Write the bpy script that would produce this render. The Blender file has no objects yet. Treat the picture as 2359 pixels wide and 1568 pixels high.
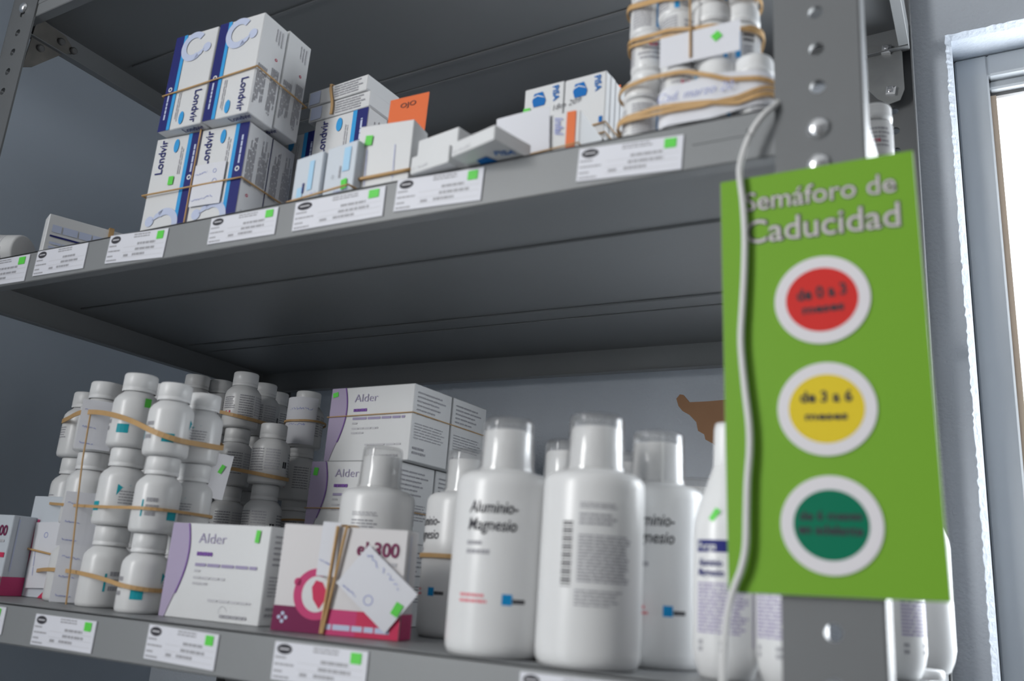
import bpy, math, random
from mathutils import Vector, Matrix
random.seed(7)
sc = bpy.context.scene
col = sc.collection

# ---------------------------------------------------------------- camera
PXW, PXH = 2359.0, 1568.0
FPX = 2015.507                     # focal length in pixels of the photograph
ROT = ((0.875573, 0.478137, 0.068972), (-0.071728, 0.269864, -0.960223), (-0.477732, 0.835798, 0.270581))
D = 0.44                           # distance from lens to the front of the shelves
CAM = Vector((0.0, -D, 1.5))
cd = bpy.data.cameras.new('camera')
cd.sensor_width = 36.0
cd.lens = FPX / PXW * 36.0
cd.clip_start = 0.01
cd.dof.use_dof = True
cd.dof.focus_distance = 0.98
cd.dof.aperture_fstop = 5.8
cam = bpy.data.objects.new('camera', cd)
col.objects.link(cam)
Rm = Matrix(ROT)
cam.matrix_world = Matrix.Translation(CAM) @ Matrix((Rm[0], -Rm[1], -Rm[2])).transposed().to_4x4()
sc.camera = cam

# ---------------------------------------------------------------- world, lights, exposure
w = bpy.data.worlds.new('overcast_sky')
sc.world = w
w.use_nodes = True
bg = w.node_tree.nodes['Background']
bg.inputs[0].default_value = (0.93, 0.97, 1.0, 1)
bg.inputs[1].default_value = 3.4
def area(name, loc, target, sx, sy, watts, colour):
    l = bpy.data.lights.new(name, 'AREA')
    l.shape = 'RECTANGLE'; l.size = sx; l.size_y = sy; l.energy = watts; l.color = colour
    o = bpy.data.objects.new(name, l); col.objects.link(o)
    o.location = loc
    o.rotation_euler = (Vector(target) - Vector(loc)).to_track_quat('-Z', 'Y').to_euler()
    return o
area('side_doorway_daylight', (-1.045, -1.40, 1.99), (-0.045, -1.14, 1.90), 0.62, 0.80, 23, (1.0, 0.99, 0.975))
area('window_daylight', (0.53, 0.588, 1.75), (0.53, -1.0, 1.75), 0.98, 0.62, 17, (0.96, 0.98, 1.0))
sc.view_settings.view_transform = 'Standard'
sc.view_settings.look = 'None'
sc.view_settings.gamma = 1.0
sc.view_settings.use_curve_mapping = False
sc.view_settings.exposure = 0.0

# ---------------------------------------------------------------- geometry helpers
def at(px, py, axis, val):
    """real point seen at a photo pixel on a known plane of the shelving"""
    d = Rm.transposed() @ Vector(((px - PXW / 2) / FPX, (py - PXH / 2) / FPX, 1.0))
    i = 'xyz'.index(axis)
    return CAM + d * ((val - CAM[i]) / d[i])

L_TOP = 1.5 - 0.0895 * D           # low shelf surface
M_TOP = 1.5 + 0.6036 * D           # middle shelf surface
T_TOP = 1.5 + 1.3024 * D           # upper shelf surface
LIP = 0.0675 * D
X0, X1 = -0.9047, -0.0487          # outer faces of the posts
DEPTH = 0.44
WALL_Y = 0.474

MATS = {}
def mat(name, rgb, rough=0.5, metal=0.0, bump=None, spec=0.5, trans=0.0, vary=None, coat=0.0):
    if name in MATS: return MATS[name]
    m = bpy.data.materials.new(name); m.use_nodes = True
    nt = m.node_tree; b = nt.nodes['Principled BSDF']
    b.inputs['Base Color'].default_value = (*rgb, 1)
    b.inputs['Roughness'].default_value = rough
    b.inputs['Metallic'].default_value = metal
    b.inputs['Specular IOR Level'].default_value = spec
    b.inputs['Coat Weight'].default_value = coat
    if bump or vary:
        tc = nt.nodes.new('ShaderNodeTexCoord')
    if bump:
        n = nt.nodes.new('ShaderNodeTexNoise'); n.inputs['Scale'].default_value = bump[0]; n.inputs['Detail'].default_value = 4
        bp = nt.nodes.new('ShaderNodeBump'); bp.inputs['Strength'].default_value = bump[1]; bp.inputs['Distance'].default_value = bump[2]
        nt.links.new(tc.outputs['Object'], n.inputs['Vector'])
        nt.links.new(n.outputs['Fac'], bp.inputs['Height'])
        nt.links.new(bp.outputs['Normal'], b.inputs['Normal'])
    if vary:
        n2 = nt.nodes.new('ShaderNodeTexNoise'); n2.inputs['Scale'].default_value = vary[0]; n2.inputs['Detail'].default_value = 3
        mx = nt.nodes.new('ShaderNodeMix'); mx.data_type = 'RGBA'
        mx.inputs['A'].default_value = (*rgb, 1)
        mx.inputs['B'].default_value = (*vary[1], 1)
        nt.links.new(tc.outputs['Object'], n2.inputs['Vector'])
        nt.links.new(n2.outputs['Fac'], mx.inputs['Factor'])
        nt.links.new(mx.outputs['Result'], b.inputs['Base Color'])
    MATS[name] = m
    return m

POSTM = mat('shade_darkened_grey_steel', (0.145, 0.152, 0.158), 0.42, 0.0, (60, 0.12, 0.0008), 0.5, vary=(9, (0.16, 0.167, 0.173)))  # shelf grey darkened for the posts: their dimmer light put into the colour
STEEL = mat('grey_painted_steel', (0.222, 0.232, 0.240), 0.42, 0.0, (60, 0.12, 0.0008), 0.5, vary=(9, (0.245, 0.255, 0.262)))
GALV = mat('galvanised_steel', (0.42, 0.43, 0.43), 0.45, 0.75, vary=(60, (0.30, 0.31, 0.31)))
DIRTY = mat('stained_galvanised_steel', (0.30, 0.28, 0.25), 0.6, 0.4, vary=(45, (0.10, 0.10, 0.10)))
ZINC = mat('zinc_bolt', (0.75, 0.76, 0.78), 0.25, 0.9)
CARTON = mat('white_coated_card', (0.72, 0.73, 0.74), 0.45, vary=(30, (0.70, 0.71, 0.72)))
CARTON_B = mat('bluish_coated_card', (0.62, 0.67, 0.73), 0.45)
FLAP = mat('matt_card_flap', (0.66, 0.66, 0.65), 0.7)
PLASTIC = mat('white_plastic', (0.74, 0.745, 0.75), 0.30, spec=0.5)
CAPW = mat('white_cap_plastic', (0.78, 0.785, 0.79), 0.36)
PAPER = mat('white_paper', (0.74, 0.75, 0.80), 0.8, bump=(120, 0.1, 0.0006))
CARDP = mat('label_card_paper', (0.72, 0.73, 0.79), 0.5)
RUBBER = mat('tan_rubber', (0.50, 0.30, 0.12), 0.55, vary=(70, (0.58, 0.37, 0.17)))
NAVY = mat('navy_ink', (0.025, 0.03, 0.17), 0.5, spec=0.15)
BLUE = mat('bright_blue_ink', (0.01, 0.16, 0.50), 0.5, spec=0.15)
CYAN = mat('cyan_ink', (0.05, 0.36, 0.75), 0.5, spec=0.15)
SKYB = mat('pale_blue_ink', (0.42, 0.66, 0.86), 0.5, spec=0.15)
PERI = mat('periwinkle_ink', (0.56, 0.62, 0.80), 0.5, spec=0.15)
LILAC = mat('lilac_ink', (0.43, 0.37, 0.52), 0.5, spec=0.15)
PURP = mat('purple_ink', (0.20, 0.09, 0.36), 0.5, spec=0.15)
GREYI = mat('grey_ink', (0.36, 0.36, 0.39), 0.5)
LGREY = mat('light_grey_ink', (0.55, 0.55, 0.58), 0.5)
DARK = mat('dark_ink', (0.05, 0.05, 0.06), 0.6, spec=0.15)
SALMON = mat('salmon_ink', (0.75, 0.22, 0.26), 0.5, spec=0.15)
AZURE = mat('azure_ink', (0.01, 0.28, 0.62), 0.5, spec=0.15)
MUTED = mat('muted_violet_ink', (0.36, 0.32, 0.48), 0.5, spec=0.15)
BALL = mat('blue_ballpoint_ink', (0.33, 0.37, 0.66), 0.5)
GREEN = mat('fluorescent_green_sticker', (0.10, 0.66, 0.06), 0.5)
TEAL = mat('teal_ink', (0.02, 0.35, 0.42), 0.5, spec=0.15)
CRIM = mat('crimson_ink', (0.62, 0.05, 0.12), 0.5, spec=0.15)
PINK = mat('pink_ink', (0.60, 0.07, 0.20), 0.5, spec=0.15)
MAROON = mat('maroon_ink', (0.20, 0.025, 0.09), 0.5, spec=0.15)
ORANGE = mat('orange_card', (0.80, 0.15, 0.03), 0.6)
ORANGEI = mat('orange_ink', (0.78, 0.16, 0.03), 0.5)
SIGNG = mat('sign_green', (0.17, 0.37, 0.028), 0.45, spec=0.2, vary=(5, (0.18, 0.385, 0.033)))
SIGNW = mat('sign_white', (0.72, 0.70, 0.73), 0.4)
SIGNE = mat('foam_board_edge', (0.75, 0.75, 0.70), 0.6)
SIGNL = mat('sign_letter_grey', (0.60, 0.57, 0.57), 0.4)
SIGNO = mat('sign_letter_outline', (0.07, 0.065, 0.065), 0.4)
RED = mat('sign_red', (0.62, 0.035, 0.03), 0.5, spec=0.15)
YEL = mat('sign_yellow', (0.72, 0.55, 0.03), 0.5, spec=0.15)
DGREEN = mat('sign_dark_green', (0.0, 0.16, 0.085), 0.5, spec=0.15)
CORD = mat('white_cord', (0.66, 0.66, 0.66), 0.45)
BROWN = mat('brown_cardboard', (0.34, 0.18, 0.095), 0.85, bump=(80, 0.3, 0.001), vary=(25, (0.40, 0.22, 0.12)))
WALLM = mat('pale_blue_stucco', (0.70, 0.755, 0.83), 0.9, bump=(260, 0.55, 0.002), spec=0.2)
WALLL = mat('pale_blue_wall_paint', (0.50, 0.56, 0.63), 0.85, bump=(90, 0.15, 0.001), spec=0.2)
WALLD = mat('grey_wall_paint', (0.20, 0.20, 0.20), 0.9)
CEIL = mat('grey_white_ceiling', (0.55, 0.55, 0.55), 0.9)
FLOOR = mat('grey_tile_floor', (0.12, 0.115, 0.11), 0.5, vary=(6, (0.16, 0.155, 0.15)))
ALU = mat('white_aluminium', (0.52, 0.55, 0.58), 0.38)
FRINGE = mat('tan_blur_fringe', (0.62, 0.48, 0.36), 0.6)
GASKET = mat('grey_gasket', (0.16, 0.16, 0.16), 0.6)

def glassy(name, tint, t):
    m = bpy.data.materials.new(name); m.use_nodes = True
    nt = m.node_tree; nt.nodes.clear()
    o = nt.nodes.new('ShaderNodeOutputMaterial'); mx = nt.nodes.new('ShaderNodeMixShader')
    a = nt.nodes.new('ShaderNodeBsdfTransparent'); b = nt.nodes.new('ShaderNodeBsdfPrincipled')
    a.inputs[0].default_value = (*tint, 1)
    b.inputs['Base Color'].default_value = (0.8, 0.8, 0.8, 1); b.inputs['Roughness'].default_value = 0.12
    mx.inputs[0].default_value = t
    nt.links.new(a.outputs[0], mx.inputs[1]); nt.links.new(b.outputs[0], mx.inputs[2])
    g = nt.nodes.new('ShaderNodeBsdfGlossy'); g.inputs['Roughness'].default_value = 0.06
    lw = nt.nodes.new('ShaderNodeLayerWeight'); lw.inputs['Blend'].default_value = 0.5
    pw = nt.nodes.new('ShaderNodeMath'); pw.operation = 'POWER'; pw.inputs[1].default_value = 4.0
    ad = nt.nodes.new('ShaderNodeMath'); ad.operation = 'MULTIPLY_ADD'; ad.inputs[1].default_value = 0.5; ad.inputs[2].default_value = 0.05
    m2 = nt.nodes.new('ShaderNodeMixShader')
    nt.links.new(lw.outputs['Facing'], pw.inputs[0]); nt.links.new(pw.outputs[0], ad.inputs[0])
    nt.links.new(ad.outputs[0], m2.inputs[0]); nt.links.new(mx.outputs[0], m2.inputs[1]); nt.links.new(g.outputs[0], m2.inputs[2])
    nt.links.new(m2.outputs[0], o.inputs[0])
    return m
CLEAR = glassy('clear_plastic', (0.985, 0.985, 0.985), 0.07)
PANE = glassy('window_glass', (0.98, 0.99, 1.0), 0.05)

class MB:
    """collects polygons into one mesh"""
    def __init__(s): s.v = []; s.f = []; s.m = []; s.sm = []; s.mats = []
    def mi(s, m):
        if m not in s.mats: s.mats.append(m)
        return s.mats.index(m)
    def add(s, vs, fs, m, smooth=False):
        o = len(s.v); k = s.mi(m)
        s.v += [tuple(p) for p in vs]
        for f in fs:
            s.f.append([i + o for i in f]); s.m.append(k); s.sm.append(smooth)
    def poly(s, pts, m): s.add(pts, [list(range(len(pts)))], m)
    def box(s, a, b, m, c=0.0):
        x0, y0, z0 = a; x1, y1, z1 = b
        if c <= 0:
            vs = [(x, y, z) for z in (z0, z1) for y in (y0, y1) for x in (x0, x1)]
            s.add(vs, [(0, 2, 3, 1), (4, 5, 7, 6), (0, 1, 5, 4), (2, 6, 7, 3), (0, 4, 6, 2), (1, 3, 7, 5)], m)
            return
        vs = []; idx = {}
        for i, x in enumerate((x0, x1)):
            for j, y in enumerate((y0, y1)):
                for k, z in enumerate((z0, z1)):
                    sx, sy, sz = (1 - 2 * i) * c, (1 - 2 * j) * c, (1 - 2 * k) * c
                    for ax, p in (('x', (x, y + sy, z + sz)), ('y', (x + sx, y, z + sz)), ('z', (x + sx, y + sy, z))):
                        idx[(i, j, k, ax)] = len(vs); vs.append(p)
        g = lambda *a: idx[a]
        fs = []
        fs.append([g(0, 0, 0, 'x'), g(0, 0, 1, 'x'), g(0, 1, 1, 'x'), g(0, 1, 0, 'x')])
        fs.append([g(1, 0, 0, 'x'), g(1, 1, 0, 'x'), g(1, 1, 1, 'x'), g(1, 0, 1, 'x')])
        fs.append([g(0, 0, 0, 'y'), g(1, 0, 0, 'y'), g(1, 0, 1, 'y'), g(0, 0, 1, 'y')])
        fs.append([g(0, 1, 0, 'y'), g(0, 1, 1, 'y'), g(1, 1, 1, 'y'), g(1, 1, 0, 'y')])
        fs.append([g(0, 0, 0, 'z'), g(0, 1, 0, 'z'), g(1, 1, 0, 'z'), g(1, 0, 0, 'z')])
        fs.append([g(0, 0, 1, 'z'), g(1, 0, 1, 'z'), g(1, 1, 1, 'z'), g(0, 1, 1, 'z')])
        for i in (0, 1):
            for j in (0, 1):
                fs.append([g(i, j, 0, 'x'), g(i, j, 1, 'x'), g(i, j, 1, 'y'), g(i, j, 0, 'y')])
                fs.append([g(i, 0, j, 'x'), g(i, 1, j, 'x'), g(i, 1, j, 'z'), g(i, 0, j, 'z')])
                fs.append([g(0, i, j, 'y'), g(1, i, j, 'y'), g(1, i, j, 'z'), g(0, i, j, 'z')])
                for k in (0, 1):
                    fs.append([g(i, j, k, 'x'), g(i, j, k, 'y'), g(i, j, k, 'z')])
        s.add(vs, fs, m)
    def lathe(s, prof, m, seg=28, c=(0, 0, 0), ribs=0, ribamp=0.0, a0=0.0, a1=None, capends=True, ribz=None, sx=1.0, sy=1.0):
        full = a1 is None
        n = seg if full else seg + 1
        vs = []; fs = []
        for (r, z) in prof:
            for k in range(n):
                a = a0 + (2 * math.pi if full else (a1 - a0)) * k / seg
                rr = r
                if ribs and (ribz is None or ribz[0] <= z <= ribz[1]) and k % 2: rr = r - ribamp
                vs.append((c[0] + rr * math.cos(a) * sx, c[1] + rr * math.sin(a) * sy, c[2] + z))
        for i in range(len(prof) - 1):
            for k in range(n if full else n - 1):
                k2 = (k + 1) % n
                fs.append((i * n + k, i * n + k2, (i + 1) * n + k2, (i + 1) * n + k))
        s.add(vs, fs, m, True)
        if full and capends:
            for i, rev in ((0, True), (len(prof) - 1, False)):
                if prof[i][0] > 1e-6:
                    ids = vs[i * n:(i + 1) * n]
                    s.poly(ids[::-1] if rev else ids, m)
    def tube(s, pts, r, m, closed=False, seg=8, flat=None):
        """sweep; flat=(height, thickness) gives a strip that stands along Z"""
        P = [Vector(p) for p in pts]; n = len(P); vs = []; fs = []
        k = 4 if flat else seg
        for i in range(n):
            a = P[(i - 1) % n] if (closed or i > 0) else P[i]
            b = P[(i + 1) % n] if (closed or i < n - 1) else P[i]
            t = (b - a).normalized()
            up = Vector((0, 0, 1))
            if abs(t.z) > 0.9: up = Vector((0, 1, 0))
            sd = t.cross(up).normalized(); u2 = sd.cross(t).normalized()
            if flat:
                h, th = flat
                for du, ds in ((-.5, -.5), (-.5, .5), (.5, .5), (.5, -.5)):
                    vs.append(P[i] + u2 * (du * h) + sd * (ds * th))
            else:
                for q in range(k):
                    an = 2 * math.pi * q / k
                    vs.append(P[i] + (sd * math.cos(an) + u2 * math.sin(an)) * r)
        for i in range(n if closed else n - 1):
            j = (i + 1) % n
            for q in range(k):
                q2 = (q + 1) % k
                fs.append((i * k + q, j * k + q, j * k + q2, i * k + q2))
        s.add(vs, fs, m, not flat)
        if not closed:
            s.poly(vs[:k], m); s.poly(vs[-k:][::-1], m)
    def build(s, name, parent=None, M=None):
        me = bpy.data.meshes.new(name)
        me.from_pydata([tuple(p) for p in s.v], [], s.f)
        for m in s.mats: me.materials.append(m)
        me.polygons.foreach_set('material_index', s.m)
        me.polygons.foreach_set('use_smooth', s.sm)
        me.validate(); me.update()
        o = bpy.data.objects.new(name, me); col.objects.link(o)
        if parent: o.parent = parent
        if M is not None: o.matrix_world = M if not parent else M
        return o

def tag(o, label=None, cat=None, group=None, kind=None):
    if label: o['label'] = label
    if cat: o['category'] = cat
    if group: o['group'] = group
    if kind: o['kind'] = kind
    return o
def empty(name, M, label, cat, group=None):
    o = bpy.data.objects.new(name, None); col.objects.link(o); o.empty_display_size = 0.02
    o.matrix_world = M
    return tag(o, label, cat, group)
def pose(x, y, z, rz=0, rx=0, ry=0):
    return Matrix.Translation((x, y, z)) @ Matrix.Rotation(rz, 4, 'Z') @ Matrix.Rotation(ry, 4, 'Y') @ Matrix.Rotation(rx, 4, 'X')

TXT = {}
def text_geo(t, bold=0.0, shear=0.0):
    key = (t, bold, shear)
    if key not in TXT:
        c = bpy.data.curves.new('lettering', 'FONT'); c.body = t; c.offset = bold; c.shear = shear; c.resolution_u = 3
        o = bpy.data.objects.new('lettering', c); col.objects.link(o)
        dg = bpy.context.evaluated_depsgraph_get()
        me = bpy.data.meshes.new_from_object(o.evaluated_get(dg))
        vs = [(v.co.x, v.co.y) for v in me.vertices]; fs = [list(p.vertices) for p in me.polygons]
        bpy.data.objects.remove(o); bpy.data.curves.remove(c); bpy.data.meshes.remove(me)
        xs = [v[0] for v in vs]; ys = [v[1] for v in vs]
        TXT[key] = (vs, fs, min(xs), max(xs), min(ys), max(ys))
    return TXT[key]

class Face:
    """flat print on a face: origin, right and up vectors"""
    def __init__(s, mb, o, U, V, eps=0.00025, wrap=None):
        s.mb = mb; s.o = Vector(o); s.U = Vector(U).normalized(); s.V = Vector(V).normalized(); s.N = s.U.cross(s.V); s.eps = eps; s.wrap = wrap
    def p(s, u, v, l=0):
        if s.wrap:
            r, a0, zb = s.wrap                    # round a bottle: u is arc length
            rr = r + s.eps + l * 0.00012; a = a0 + u / r
            return Vector((rr * math.cos(a), rr * math.sin(a), zb + v))
        return s.o + s.U * u + s.V * v + s.N * (s.eps + l * 0.00012)
    def poly(s, pts, m, l=0): s.mb.poly([s.p(u, v, l) for u, v in pts], m)
    def rect(s, u0, v0, u1, v1, m, l=0):
        if s.wrap:
            n = max(1, int((u1 - u0) / 0.003)); 
            for k in range(n):
                a, b = u0 + (u1 - u0) * k / n, u0 + (u1 - u0) * (k + 1) / n
                s.poly([(a, v0), (b, v0), (b, v1), (a, v1)], m, l)
            return
        s.poly([(u0, v0), (u1, v0), (u1, v1), (u0, v1)], m, l)
    def ell(s, u, v, a, b, m, l=0, n=28, a0=0, a1=2 * math.pi):
        s.poly([(u + a * math.cos(a0 + (a1 - a0) * k / n), v + b * math.sin(a0 + (a1 - a0) * k / n)) for k in range(n)], m, l)
    def ring(s, u, v, r0, r1, m, l=0, a0=0, a1=2 * math.pi, n=28, sy=1.0):
        for k in range(n):
            A, B = a0 + (a1 - a0) * k / n, a0 + (a1 - a0) * (k + 1) / n
            s.poly([(u + r * math.cos(t), v + sy * r * math.sin(t)) for r, t in ((r0, A), (r1, A), (r1, B), (r0, B))], m, l)
    def text(s, t, u, v, size, m, l=1, rot=0, bold=0.0, shear=0.0, width=None, centre=False):
        vs, fs, x0, x1, y0, y1 = text_geo(t, bold, shear)
        k = size; kx = k if width is None else width / (x1 - x0)
        ca, sa = math.cos(math.radians(rot)), math.sin(math.radians(rot))
        ox = (x1 + x0) / 2 if centre else x0
        out = []
        for x, y in vs:
            a, b = (x - ox) * kx, y * k
            out.append(s.p(u + a * ca - b * sa, v + a * sa + b * ca, l))
        s.mb.add(out, fs, m)
    def lines(s, u0, v0, u1, v1, n, m, l=0, vert=False, fill=0.5, rag=0.25):
        """n rows of unreadably small print"""
        rnd = random.Random(int((u0 + v0 * 3 + n) * 1e6))
        for k in range(n):
            if vert:
                a = u0 + (u1 - u0) * (k + 0.25) / n; b = a + (u1 - u0) / n * fill; e = v1 - (v1 - v0) * rag * rnd.random()
                c = v0
                while c < e - 1e-5:
                    d = min(e, c + (v1 - v0) * (0.10 + 0.18 * rnd.random())); s.rect(a, c, b, d, m, l); c = d + (v1 - v0) * 0.025
            else:
                b = v1 - (v1 - v0) * (k + 0.25) / n; a = b - (v1 - v0) / n * fill; e = u1 - (u1 - u0) * rag * rnd.random()
                c = u0
                while c < e - 1e-5:
                    d = min(e, c + (u1 - u0) * (0.10 + 0.18 * rnd.random())); s.rect(c, a, d, b, m, l); c = d + (u1 - u0) * 0.025

def front(mb, w_, d_, h_, flip=False):
    return Face(mb, (w_, 0, h_), (-1, 0, 0), (0, 0, -1)) if flip else Face(mb, (0, 0, 0), (1, 0, 0), (0, 0, 1))
def right(mb, w_, d_, h_, flip=False):
    return Face(mb, (w_, d_, h_), (0, -1, 0), (0, 0, -1)) if flip else Face(mb, (w_, 0, 0), (0, 1, 0), (0, 0, 1))
def left(mb, w_, d_, h_): return Face(mb, (0, d_, 0), (0, -1, 0), (0, 0, 1))
def top(mb, w_, d_, h_): return Face(mb, (0, 0, h_), (1, 0, 0), (0, 1, 0))
def bottom(mb, w_, d_, h_): return Face(mb, (0, d_, 0), (1, 0, 0), (0, -1, 0))

def carton(M, w_, d_, h_, label, art=None, group=None, body=CARTON, stickers=(), name='medicine_carton', cat='box'):
    mb = MB(); mb.box((0.0003, 0.0003, 0.0002), (w_ - 0.0003, d_ - 0.0003, h_ - 0.0002), body, 0.0006)
    o = mb.build(name, None, M); tag(o, label, cat, group)
    if art:
        pb = MB(); art(pb, w_, d_, h_)
        if pb.f:
            p = pb.build('printing', o); p.matrix_parent_inverse = Matrix()
    for (u, v, a, b, rot) in stickers:
        sb = MB(); f = Face(sb, (0, 0, 0), (1, 0, 0), (0, 0, 1), 0.0007)
        ca, sa = math.cos(math.radians(rot)), math.sin(math.radians(rot))
        f.poly([(u + x * a / 2 * ca - y * b / 2 * sa, v + x * a / 2 * sa + y * b / 2 * ca) for x, y in ((-1, -1), (1, -1), (1, 1), (-1, 1))], GREEN)
        q = sb.build('sticker', o); q.matrix_parent_inverse = Matrix(); q['label'] = 'fluorescent green sticker'
    return o

def hull(pts):
    pts = sorted(set((round(x, 6), round(y, 6)) for x, y in pts))
    def half(ps):
        h = []
        for p in ps:
            while len(h) > 1 and (h[-1][0] - h[-2][0]) * (p[1] - h[-2][1]) - (h[-1][1] - h[-2][1]) * (p[0] - h[-2][0]) <= 0: h.pop()
            h.append(p)
        return h
    a = half(pts); b = half(pts[::-1])
    return a[:-1] + b[:-1]
def resample(ring, step=0.004):
    out = []
    n = len(ring)
    for i in range(n):
        a, b = ring[i], ring[(i + 1) % n]
        L = math.hypot(b[0] - a[0], b[1] - a[1]); k = max(1, int(L / step))
        for j in range(k): out.append((a[0] + (b[0] - a[0]) * j / k, a[1] + (b[1] - a[1]) * j / k))
    return out
def band(circles, r, zf, label, hgt=0.0028, th=0.0009, group='rubber bands round the bundles', name='rubber_band', mtl=None):
    pts = []
    for (x, y) in circles:
        for k in range(28):
            a = 2 * math.pi * k / 28; pts.append((x + (r + 0.0012) * math.cos(a), y + (r + 0.0012) * math.sin(a)))
    ring = resample(hull(pts))
    mb = MB(); mb.tube([(x, y, zf(x, y)) for x, y in ring], 0, mtl or RUBBER, True, flat=(hgt, th))
    return tag(mb.build(name), label, 'rubber band', group)
def loop(pts, label, r=0.0009, flat=None, group='rubber bands round the bundles', M=None):
    mb = MB(); mb.tube(pts, r, RUBBER, True, 6, flat=flat)
    o = mb.build('rubber_band', None, M); return tag(o, label, 'rubber band', group)
def zplane(p3, smooth=False):
    """height along the shelf read from three photo points (px, py, depth)"""
    P = [at(a, b, 'y', c) for a, b, c in p3]
    P.sort(key=lambda q: q.x)
    if smooth and len(P) >= 3:                  # least squares parabola through the points
        xm = sum(q.x for q in P) / len(P); sc_ = max(abs(q.x - xm) for q in P)
        A = Matrix(((0,) * 3,) * 3); B = Vector((0, 0, 0))
        for q in P:
            t = (q.x - xm) / sc_; b = Vector((1, t, t * t)); B += b * q.z
            for i in range(3):
                for j in range(3): A[i][j] += b[i] * b[j]
        c = (A + Matrix.Identity(3) * 1e-9).inverted() @ B
        def g(x, y):
            t = max(-1.1, min(1.1, (x - xm) / sc_)); return c[0] + c[1] * t + c[2] * t * t
        return g
    def f(x, y):
        if x <= P[0].x: return P[0].z
        for a, b in zip(P, P[1:]):
            if x <= b.x: return a.z + (b.z - a.z) * (x - a.x) / (b.x - a.x)
        return P[-1].z
    return f

# ---------------------------------------------------------------- the room
def struct(name, mb, parent=None):
    o = mb.build(name, parent); o['kind'] = 'structure'; return o
WX0, WZ1, WX1, WZ0 = -0.0185, at(2175, 82, 'y', WALL_Y).z, 1.05, 1.02      # window opening in the back wall
mb = MB(); mb.box((-1.30, -2.6, -0.05), (1.65, 0.72, 0.0), FLOOR); struct('floor', mb)
mb = MB(); mb.box((-1.30, -2.6, 2.7), (1.65, 0.72, 2.75), CEIL); struct('ceiling', mb)
LWX = -1.07
mb = MB()                                   # left wall with the open doorway the daylight comes through
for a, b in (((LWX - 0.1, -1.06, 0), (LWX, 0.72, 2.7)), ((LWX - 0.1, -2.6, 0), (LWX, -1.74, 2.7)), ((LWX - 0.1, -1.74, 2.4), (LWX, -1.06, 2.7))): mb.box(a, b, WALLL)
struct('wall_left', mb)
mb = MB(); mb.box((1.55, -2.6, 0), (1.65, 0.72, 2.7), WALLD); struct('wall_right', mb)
# back wall with a rough plastered window opening
mb = MB()
rnd = random.Random(3)
T = 0.16
def jag(n): return [0.0] + [rnd.uniform(-0.0008, 0.0008) for _ in range(n - 1)] + [0.0]
n = 330
jz = jag(n); jx = jag(n)
left_edge = [(WX0 + jz[k], WZ0 + (WZ1 - WZ0) * k / n) for k in range(n + 1)]
top_edge = [(WX0 + (WX1 - WX0) * k / n, WZ1 + jx[k]) for k in range(n + 1)]
for k in range(n):
    (xa, za), (xb, zb) = left_edge[k], left_edge[k + 1]
    mb.add([(LWX, WALL_Y, za), (xa, WALL_Y, za), (xb, WALL_Y, zb), (LWX, WALL_Y, zb)], [(0, 1, 2, 3)], WALLM)
    mb.add([(xa, WALL_Y, za), (WX0 + 0.0055, WALL_Y + 0.009, za), (WX0 + 0.0055, WALL_Y + 0.009, zb), (xb, WALL_Y, zb)], [(0, 1, 2, 3)], WALLM)
    (xa, za), (xb, zb) = top_edge[k], top_edge[k + 1]
    mb.add([(xa, WALL_Y, za), (xb, WALL_Y, zb), (xb, WALL_Y, 2.7), (xa, WALL_Y, 2.7)], [(0, 1, 2, 3)], WALLM)
    mb.add([(xa, WALL_Y, za), (xa, WALL_Y + 0.009, WZ1 - 0.003), (xb, WALL_Y + 0.009, WZ1 - 0.003), (xb, WALL_Y, zb)], [(0, 1, 2, 3)], WALLM)
q = lambda *p: mb.add(p, [(0, 1, 2, 3)], WALLM)
q((LWX, WALL_Y, 0), (1.55, WALL_Y, 0), (1.55, WALL_Y, WZ0), (LWX, WALL_Y, WZ0))
q((LWX, WALL_Y, WZ1), (WX0, WALL_Y, WZ1), (WX0, WALL_Y, 2.7), (LWX, WALL_Y, 2.7))
q((WX1, WALL_Y, WZ0), (1.55, WALL_Y, WZ0), (1.55, WALL_Y, 2.7), (WX1, WALL_Y, 2.7))
a, b = WALL_Y + 0.009, WALL_Y + T
q((WX0 + .0055, a, WZ0), (WX0 + .0055, b, WZ0), (WX0 + .0055, b, WZ1 - .003), (WX0 + .0055, a, WZ1 - .003))
q((WX0, a, WZ1 - .003), (WX0, b, WZ1 - .003), (WX1, b, WZ1 - .003), (WX1, a, WZ1 - .003))
q((WX1, WALL_Y, WZ0), (WX1, WALL_Y, WZ1), (WX1, b, WZ1), (WX1, b, WZ0))
q((WX0, WALL_Y, WZ0), (WX1, WALL_Y, WZ0), (WX1, b, WZ0), (WX0, b, WZ0))
for (x0, x1, z0, z1) in ((LWX, WX0, 0, 2.7), (WX1, 1.55, 0, 2.7), (WX0, WX1, 0, WZ0), (WX0, WX1, WZ1, 2.7)):
    q((x1, b, z0), (x0, b, z0), (x0, b, z1), (x1, b, z1))
struct('wall_back', mb)
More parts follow.
